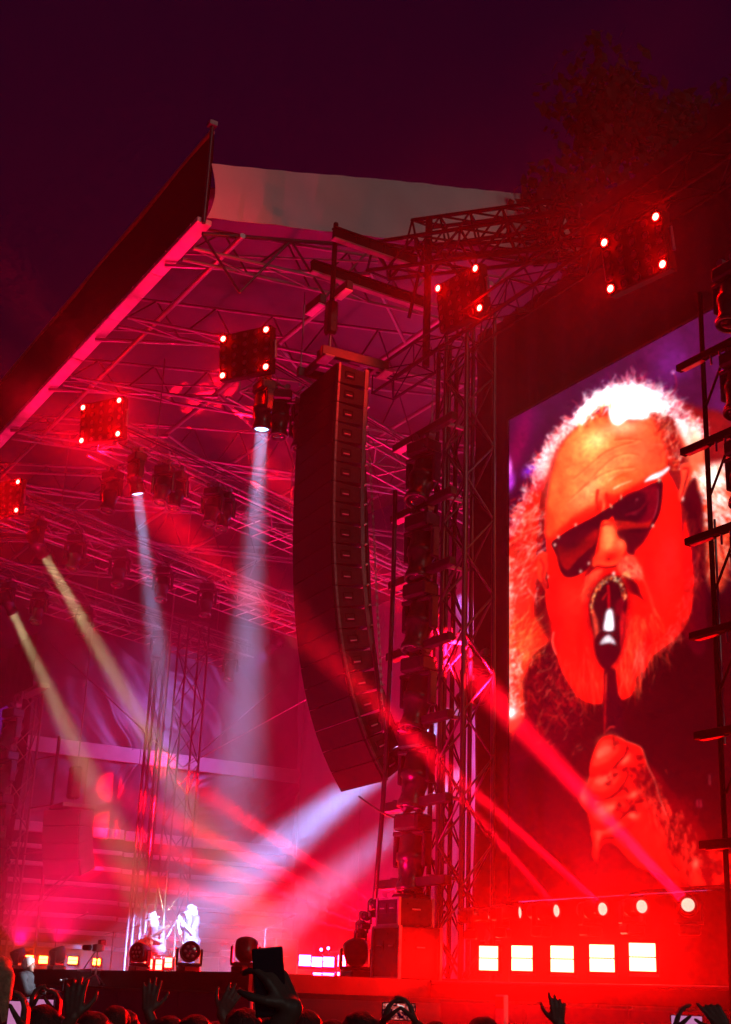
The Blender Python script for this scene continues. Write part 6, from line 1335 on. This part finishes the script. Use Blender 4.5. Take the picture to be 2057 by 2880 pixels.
WD = Vector((hx.x, hx.y, 0)).normalized(); WS = Vector((rt0.x, rt0.y, 0)).normalized()      # the crowd looks towards the stage
def person_at(px, ytop, D, label, hair='short', cap=None, top=None, arm=None, face=None, scale=1.0, seed=0):
    """spectator whose head top is seen at (px, ytop); arm = dict(w=(px,py), side, curl, spread, fingers)"""
    hp_ = at_d(px, ytop, D); rr_ = random.Random(seed + int(px))
    k = scale; base = Vector((hp_.x, hp_.y, 0)); H = hp_.z
    F = (WD if face is None else Vector(face).normalized()); F = Vector((F.x, F.y, 0)).normalized(); S = Vector((F.y, -F.x, 0)); U = Vector((0, 0, 1))
    r_ = empty('person', base, label, 'person', 'spectators in front of the stage')
    hc_ = U * (H - 0.12)
    Z = H - 0.12
    low = [(S * sx * 0.10 + U * (Z * 0.56), S * sx * 0.11 + U * 0.06, 0.095, 0.05) for sx in (-1, 1)] + [(S * sx * 0.11 + U * 0.04, S * sx * 0.12 + U * 0.035 + F * 0.16, 0.045, 0.032) for sx in (-1, 1)]
    tor = [(U * (Z * 0.57), U * (Z - 0.42), 0.155, 0.16), (U * (Z - 0.42), U * (Z - 0.26), 0.16, 0.13), (S * -0.17 + U * (Z - 0.22), S * 0.17 + U * (Z - 0.22), 0.07, 0.07), (U * (Z - 0.22), U * (Z - 0.06) + F * 0.02, 0.06, 0.052)]
    parts_ = low + tor + head_parts(hc_, F); am = []; sleeves = []
    sides = {1: None, -1: None}
    for a_ in (arm or []): sides[a_['side']] = a_
    for sx in (1, -1):
        sh = S * sx * 0.2 + U * (Z - 0.22); a_ = sides[sx]
        if a_ is None:
            el = sh + S * sx * 0.08 - U * 0.30 + F * 0.05; wr = el + F * 0.18 - U * 0.16
            parts_ += [(sh, el, 0.055, 0.043), (el, wr, 0.043, 0.03)] + [(wr, wr + F * 0.1 - U * 0.05, 0.035, 0.02)]; sleeves += [(sh, el, 0.078, 0.062), (el, wr, 0.062, 0.045)]
        else:
            W = at_d(a_['w'][0], a_['w'][1], a_.get('D', D)) - base; d = W - sh
            dl = d.length; ua = 0.30; fa = 0.26; reach = ua + fa
            if dl > reach * 0.995: sh2 = W - d.normalized() * reach * 0.99; 
            else: sh2 = sh
            # two bone elbow, bent outwards
            d = W - sh2; dl = min(d.length, reach * 0.999); ca = max(-1, min(1, (ua * ua + dl * dl - fa * fa) / (2 * ua * dl))); out_ = (S * sx * 0.8 + F * 0.2 - U * 0.4); out_ = (out_ - d.normalized() * out_.dot(d.normalized())).normalized()
            el = sh2 + d.normalized() * ua * ca + out_ * ua * math.sqrt(max(0, 1 - ca * ca))
            am += [(sh, el, 0.052, 0.043), (el, W, 0.042, 0.027)]
            fd_ = Vector(a_.get('fd', (W - el).normalized())); pn = Vector(a_.get('pn', F)); th_ = Vector(a_.get('th', -S * sx))
            am += hand_parts(W, fd_, pn, th_, a_.get('curl', 0.12), a_.get('spread', 0.2), a_.get('k', 1.0), a_.get('fing', (1, 1, 1, 1)))
            sleeves += [(sh, el, 0.07, 0.062)] + ([(el, el.lerp(W, 0.7), 0.06, 0.046)] if a_.get('long', True) else [])
    ms = [remeshed(parts_, 0.022, 3)]
    if am: ms.append(remeshed(am, 0.0062, 1))
    as_part('body', join_meshes(ms), SKIN_D, r_)
    tp = top or M_jacket
    as_part('top', remeshed([(U * (Z * 0.54), U * (Z - 0.42), 0.185, 0.188), (U * (Z - 0.42), U * (Z - 0.27), 0.188, 0.155), (S * -0.17 + U * (Z - 0.23), S * 0.17 + U * (Z - 0.23), 0.09, 0.09)] + sleeves, 0.02, 3), tp, r_)
    as_part('trousers', remeshed([(S * sx * 0.10 + U * (Z * 0.56), S * sx * 0.11 + U * 0.1, 0.12, 0.075) for sx in (-1, 1)], 0.03, 2), MATS['dark_denim'], r_)
    if cap is not None:
        Mx = Matrix((S, F, U)).transposed()
        as_part('cap', remeshed([('e', hc_ + U * 0.05 - F * 0.008, (0.088, 0.108, 0.075), Mx), ('e', hc_ + F * 0.13 + U * 0.045, (0.07, 0.07, 0.012), Mx)], 0.011, 2), cap, r_)
    if hair:
        Mx = Matrix((S, F, U)).transposed(); hq = [('e', hc_ + U * 0.032 - F * 0.03, (0.087, 0.10, 0.092), Mx), ('e', hc_ - F * 0.05 - U * 0.03, (0.08, 0.06, 0.08), Mx)]
        if hair == 'long': hq += [(hc_ - F * 0.07 + S * o_, hc_ - F * 0.10 + S * o_ * 1.2 - U * (0.42 + 0.06 * rr_.random()), 0.05, 0.028) for o_ in (-0.07, -0.035, 0, 0.035, 0.07)]
        for q_ in range(26):
            a = rr_.uniform(0, 6.28); e_ = rr_.uniform(-0.2, 1.4); dv = (S * math.cos(a) * math.cos(e_) + F * (math.sin(a) * math.cos(e_) * 0.5 - 0.3) + U * math.sin(e_)).normalized()
            pp = hc_ + U * 0.03 - F * 0.03 + dv * 0.085; hq.append((pp, pp + dv * 0.012 - U * 0.02, 0.014, 0.006))
        as_part('hair', remeshed(hq, 0.010, 1), {'short': M_hair_d, 'long': M_hair_d, 'none': M_hair_d}.get(hair, M_hair_d) if top is None or hair != 'blond' else M_hair_d, r_)
    return r_
def phone(loc, right, upd, label, w_=0.072, h_=0.15, lit=None):
    r_ = empty('phone', loc, label, 'phone'); x = Vector(right).normalized(); y = Vector(upd); y = (y - x * y.dot(x)).normalized(); z = x.cross(y)
    M = Matrix(((x.x, y.x, z.x, 0), (x.y, y.y, z.y, 0), (x.z, y.z, z.z, 0), (0, 0, 0, 1)))
    MB().cbox((0, 0, 0), (w_, h_, 0.009), 0.003).build('case', M_gear, r_).matrix_local = M
    MB().box((0, 0, 0.0052), (w_ * 0.92, h_ * 0.95, 0.001)).build('display', lit or mat('dark_phone_glass', (0.02, 0.02, 0.024), 0.08, 0, 0.1, 4, 0, 0.9), r_).matrix_local = M
    return r_, M
BK = -WD                                                   # from the crowd back towards the camera
# long haired spectator at the far left
lh = person_at(2, 2690, 9.0, 'spectator with long fair hair at the left picture edge', 'long', top=mat('maroon_top', (0.12, 0.03, 0.04), 0.8), seed=2)
for o_ in lh.children:
    if o_.name.startswith('hair'): o_.data.materials.clear(); o_.data.materials.append(mat('fair_hair', (0.5, 0.33, 0.2), 0.5, 0, 0.35, 40, 0.6))
# the open raised hand
person_at(400, 2965, 7.6, 'spectator raising an open five fingered hand in front of the stage edge', 'short', arm=[dict(w=(417, 2846), side=1, curl=0.06, spread=0.13, fd=(0.0, 0.05, 1), pn=WD, th=WS, k=1.02)], seed=4)
person_at(250, 2975, 6.6, 'spectator raising a blurred dark hand with spread thumb left of the open hand', 'short', arm=[dict(w=(205, 2862), side=-1, curl=0.35, spread=0.10, fd=(-0.05, 0.0, 1), pn=WD, th=WS, k=1.12)], seed=5)
person_at(575, 2950, 7.6, 'spectator raising a tilted hand right of the open hand', 'short', arm=[dict(w=(622, 2852), side=1, curl=0.14, spread=0.10, fd=WS * 0.55 + Vector((0, 0, 1)), pn=WD, th=-WS, k=1.0)], seed=6)
# spectator holding the tall dark phone
ph_c = at_d(758, 2762, 3.35)
phone(ph_c, WS * 1 + Vector((0, 0, 0.13)) + WD * 0.25, Vector((0, 0, 1)) - WS * 0.17, 'dark phone held upright and tilted above the crowd', 0.075, 0.155)
person_at(905, 3060, 3.35, 'spectator whose fist grips the tall dark phone above the crowd', 'short', arm=[dict(w=(822, 2838), side=-1, curl=0.62, spread=0.04, fd=-WS * 0.62 + Vector((0, 0, 0.95)) + WD * 0.1, pn=WD * 0.5 - WS * 0.75, th=BK * 1.0 + Vector((0, 0, 0.3)), k=1.0)], seed=7)
# spectator filming with the lit phone
PHS = bpy.data.materials.new('phone_live_picture'); PHS.use_nodes = True; n = PHS.node_tree.nodes; n.clear(); l_ = PHS.node_tree.links
tc2 = n.new('ShaderNodeTexCoord'); no = n.new('ShaderNodeTexNoise'); no.inputs['Scale'].default_value = 60; cr = n.new('ShaderNodeValToRGB'); em = n.new('ShaderNodeEmission'); oo = n.new('ShaderNodeOutputMaterial')
cr.color_ramp.elements[0].position = 0.42; cr.color_ramp.elements[0].color = (0.01, 0.0, 0.008, 1); cr.color_ramp.elements[1].position = 0.62; cr.color_ramp.elements[1].color = (0.9, 0.12, 0.10, 1); e3 = cr.color_ramp.elements.new(0.70); e3.color = (1, 0.8, 0.8, 1); em.inputs[1].default_value = 0.8
l_.new(tc2.outputs['Object'], no.inputs[0]); l_.new(no.outputs['Fac'], cr.inputs[0]); l_.new(cr.outputs[0], em.inputs[0]); l_.new(em.outputs[0], oo.inputs[0]); PHS.cycles.emission_sampling = 'NONE'
PHV = glow('phone_violet_picture', (0.75, 0.25, 0.55), 0.7, 'NONE')
pc = at_d(1122, 2846, 6.4); pr, _ = phone(pc, Vector((0, 0, 1)), -WS, 'phone held sideways with the stage glowing on its screen', 0.074, 0.152, PHS)
person_at(1122, 2905, 6.65, 'spectator filming with a sideways phone in both hands', 'short', arm=[dict(w=(1074, 2886), side=-1, curl=0.5, spread=0.06, fd=WS * 0.35 + Vector((0, 0, 1)), pn=WS, th=BK, D=6.4), dict(w=(1172, 2884), side=1, curl=0.5, spread=0.06, fd=-WS * 0.4 + Vector((0, 0, 1)), pn=-WS, th=BK, D=6.4)], seed=8)
pc = at_d(1932, 2880, 6.8); phone(pc, Vector((0, 0, 1)), -WS, 'phone with a violet screen at the lower right picture edge', 0.074, 0.15, PHV)
person_at(1990, 2930, 7.0, 'spectator at the lower right with a raised thumb beside a violet phone', 'short', arm=[dict(w=(1892, 2908), side=-1, curl=0.45, spread=0.06, fd=WS * 0.3 + Vector((0, 0, 1)), pn=WS, th=BK, D=6.8), dict(w=(2040, 2890), side=1, curl=0.2, spread=0.05, fd=-WS * 0.75 + Vector((0, 0, 1)), pn=WD, th=-WS, D=6.8, fing=(1, .5, .4, .3))], seed=9)
person_at(1560, 2945, 7.8, 'spectator pointing one finger up below the strobe row', 'short', arm=[dict(w=(1570, 2880), side=1, curl=0.25, spread=0.12, fd=(0.0, 0.0, 1), pn=WD, th=-WS, fing=(1.05, 0.75, 0.6, 0.5))], seed=10)
pc = at_d(46, 2872, 5.5); phone(pc, WS, Vector((0, 0, 1)), 'small lit phone held upright at the lower left', 0.07, 0.145, PHV)
person_at(70, 2960, 5.8, 'spectator holding the small lit phone at the lower left', 'short', arm=[dict(w=(66, 2905), side=1, curl=0.5, spread=0.05, fd=(0, 0, 1), pn=-WS, th=BK, D=5.5)], seed=11)
pc = at_d(108, 2832, 6.8); phone(pc, Vector((0, 0, 1)), -WS, 'phone with a pale screen held between the operator and a dark head', 0.07, 0.145, PHV)
# plain heads along the bottom edge
heads = ((128, 2828, 6.6, 'dark haired spectator just left of the blurred hand', 'short', None), (266, 2846, 7.2, 'spectator in a dark cap left of the open raised hand', 'short', M_jacket), (330, 2830, 9.0, 'spectator seen small between blurred hand and open hand', 'short', None),
         (358, 2842, 9.4, 'farther spectator close beside the open raised hand', 'short', None), (480, 2858, 7.5, 'spectator directly right of the open raised hand', 'short', None), (555, 2856, 6.4, 'large dark head below the tilted hand', 'short', None), (690, 2838, 6.0, 'large dark head below the tall dark phone', 'short', None),
         (860, 2842, 6.8, 'dark head right of the gripping fist', 'short', None), (1015, 2846, 6.2, 'dark head left of the sideways phone', 'short', None), (1358, 2862, 6.6, 'dark haired head under the pale red lit post', 'short', None), (1262, 2884, 6.4, 'barely visible dark head right of the filming spectator', 'short', None), (1700, 2886, 7.0, 'barely visible head below the right strobes', 'short', None))
for i, (x, y, D, lb, hr, cp_) in enumerate(heads): person_at(x, y, D, lb, hr, cap=cp_, seed=20 + i)
person_at(108, 2895, 7.0, 'spectator holding the pale phone up beside the operator', 'short', arm=[dict(w=(88, 2862), side=-1, curl=0.5, spread=0.05, fd=(0, 0, 1), pn=WS, th=BK, D=6.8), dict(w=(160, 2868), side=1, curl=0.7, spread=0.03, fd=(0, 0, 1), pn=-WS, th=BK, D=6.8)], seed=12)

# more of the crowd: copies of plain spectators, turned and set elsewhere
def copy_person(src, px, ytop, D, label, turn):
    p = at_d(px, ytop, D); c = src.copy(); C.objects.link(c); top_ = max((ch.matrix_local @ Vector(b)).z for ch in src.children for b in ch.bound_box)
    c.location = (p.x, p.y, p.z - top_); c.rotation_euler = (0, 0, turn); c['label'] = label
    for ch in list(src.children):
        d = ch.copy(); C.objects.link(d); d.parent = c
plain = {o['label']: o for o in bpy.data.objects if o.type == 'EMPTY' and o.get('category') == 'person'}
A1, A2 = plain['dark head left of the sideways phone'], plain['large dark head below the tilted hand']
for i, (x, y, D, lb) in enumerate(((178, 2862, 8.4, 'dark head low between the dark haired spectator and the capped one'), (300, 2868, 8.0, 'dark head low right of the capped spectator'), (430, 2872, 8.8, 'dark head low under the open raised hand'), (520, 2870, 8.2, 'dark head low left of the tilted hand'), (610, 2872, 9.0, 'dark head low under the tilted hand'),
                                  (760, 2874, 8.0, 'dark head low beneath the tall dark phone'), (930, 2866, 8.4, 'dark head between the gripping fist and the sideways phone'), (1230, 2872, 8.6, 'dark head just right of the filming spectator'), (1440, 2878, 8.8, 'dark head low below the second strobe'), (1640, 2880, 9.0, 'dark head low right of the pointing hand'), (1800, 2878, 8.4, 'dark head low below the rightmost strobe'), (1880, 2884, 8.0, 'dark head low left of the violet phone'), (60, 2874, 8.6, 'dark head low below the camera operator'))):
    copy_person((A1, A2)[i % 2], x, y, D, lb, random.Random(i).uniform(-0.5, 0.5))
# ================================================================ dark tree beyond the screen tower
def tree():
    rr_ = random.Random(21); b0 = at_d(1930, 400, 25.0); base = Vector((b0.x, b0.y, 0.0)); H = 20.5
    r_ = empty('tree', base, 'tall dark tree almost lost in the night behind the top of the big screen', 'tree')
    tk = MB().path([(0, 0, 0), (0.15, 0.1, 5), (0.0, 0.3, 10), (-0.2, 0.1, 15), (0.1, 0.0, 19)], [0.5, 0.38, 0.28, 0.17, 0.05], 9)
    tips = []
    for k in range(16):
        z = 8 + 10.5 * k / 16; a = k * 2.4 + rr_.uniform(-0.4, 0.4); L = rr_.uniform(2.2, 4.6) * (1.15 - 0.4 * k / 16); p = Vector((0, 0.15, z)); e = p + Vector((math.cos(a) * L, math.sin(a) * L, L * rr_.uniform(0.25, 0.6)))
        tk.path([p, p.lerp(e, 0.5) + Vector((0, 0, -0.15)), e], [0.13, 0.08, 0.03], 6); tips += [p.lerp(e, 0.55), p.lerp(e, 0.8), e]
    tk.build('trunk', mat('bark', (0.03, 0.024, 0.02), 0.9, 0, 0.3, 6, 0.5), r_, True)
    v = []; f = []
    tips.append(Vector((0, 0, 19.6)))
    for c in tips:
        R_ = rr_.uniform(0.8, 1.5)
        for _ in range(330):
            d = Vector((rr_.gauss(0, 1), rr_.gauss(0, 1), rr_.gauss(0, 0.75))).normalized() * R_ * rr_.random() ** 0.45; p = c + d
            x = Vector((rr_.gauss(0, 1), rr_.gauss(0, 1), rr_.gauss(0, 1))).normalized(); y = x.orthogonal().normalized(); s_ = rr_.uniform(0.10, 0.20); k = len(v)
            v += [p - x * s_, p + y * s_ * 0.5, p + x * s_, p - y * s_ * 0.5]; f.append((k, k + 1, k + 2, k + 3))
    m = MB(); m.add(v, f); o = m.build('crown', mat('dark_leaves', (0.016, 0.020, 0.010), 0.7, 0, 0.4, 1.5), r_)
tree()
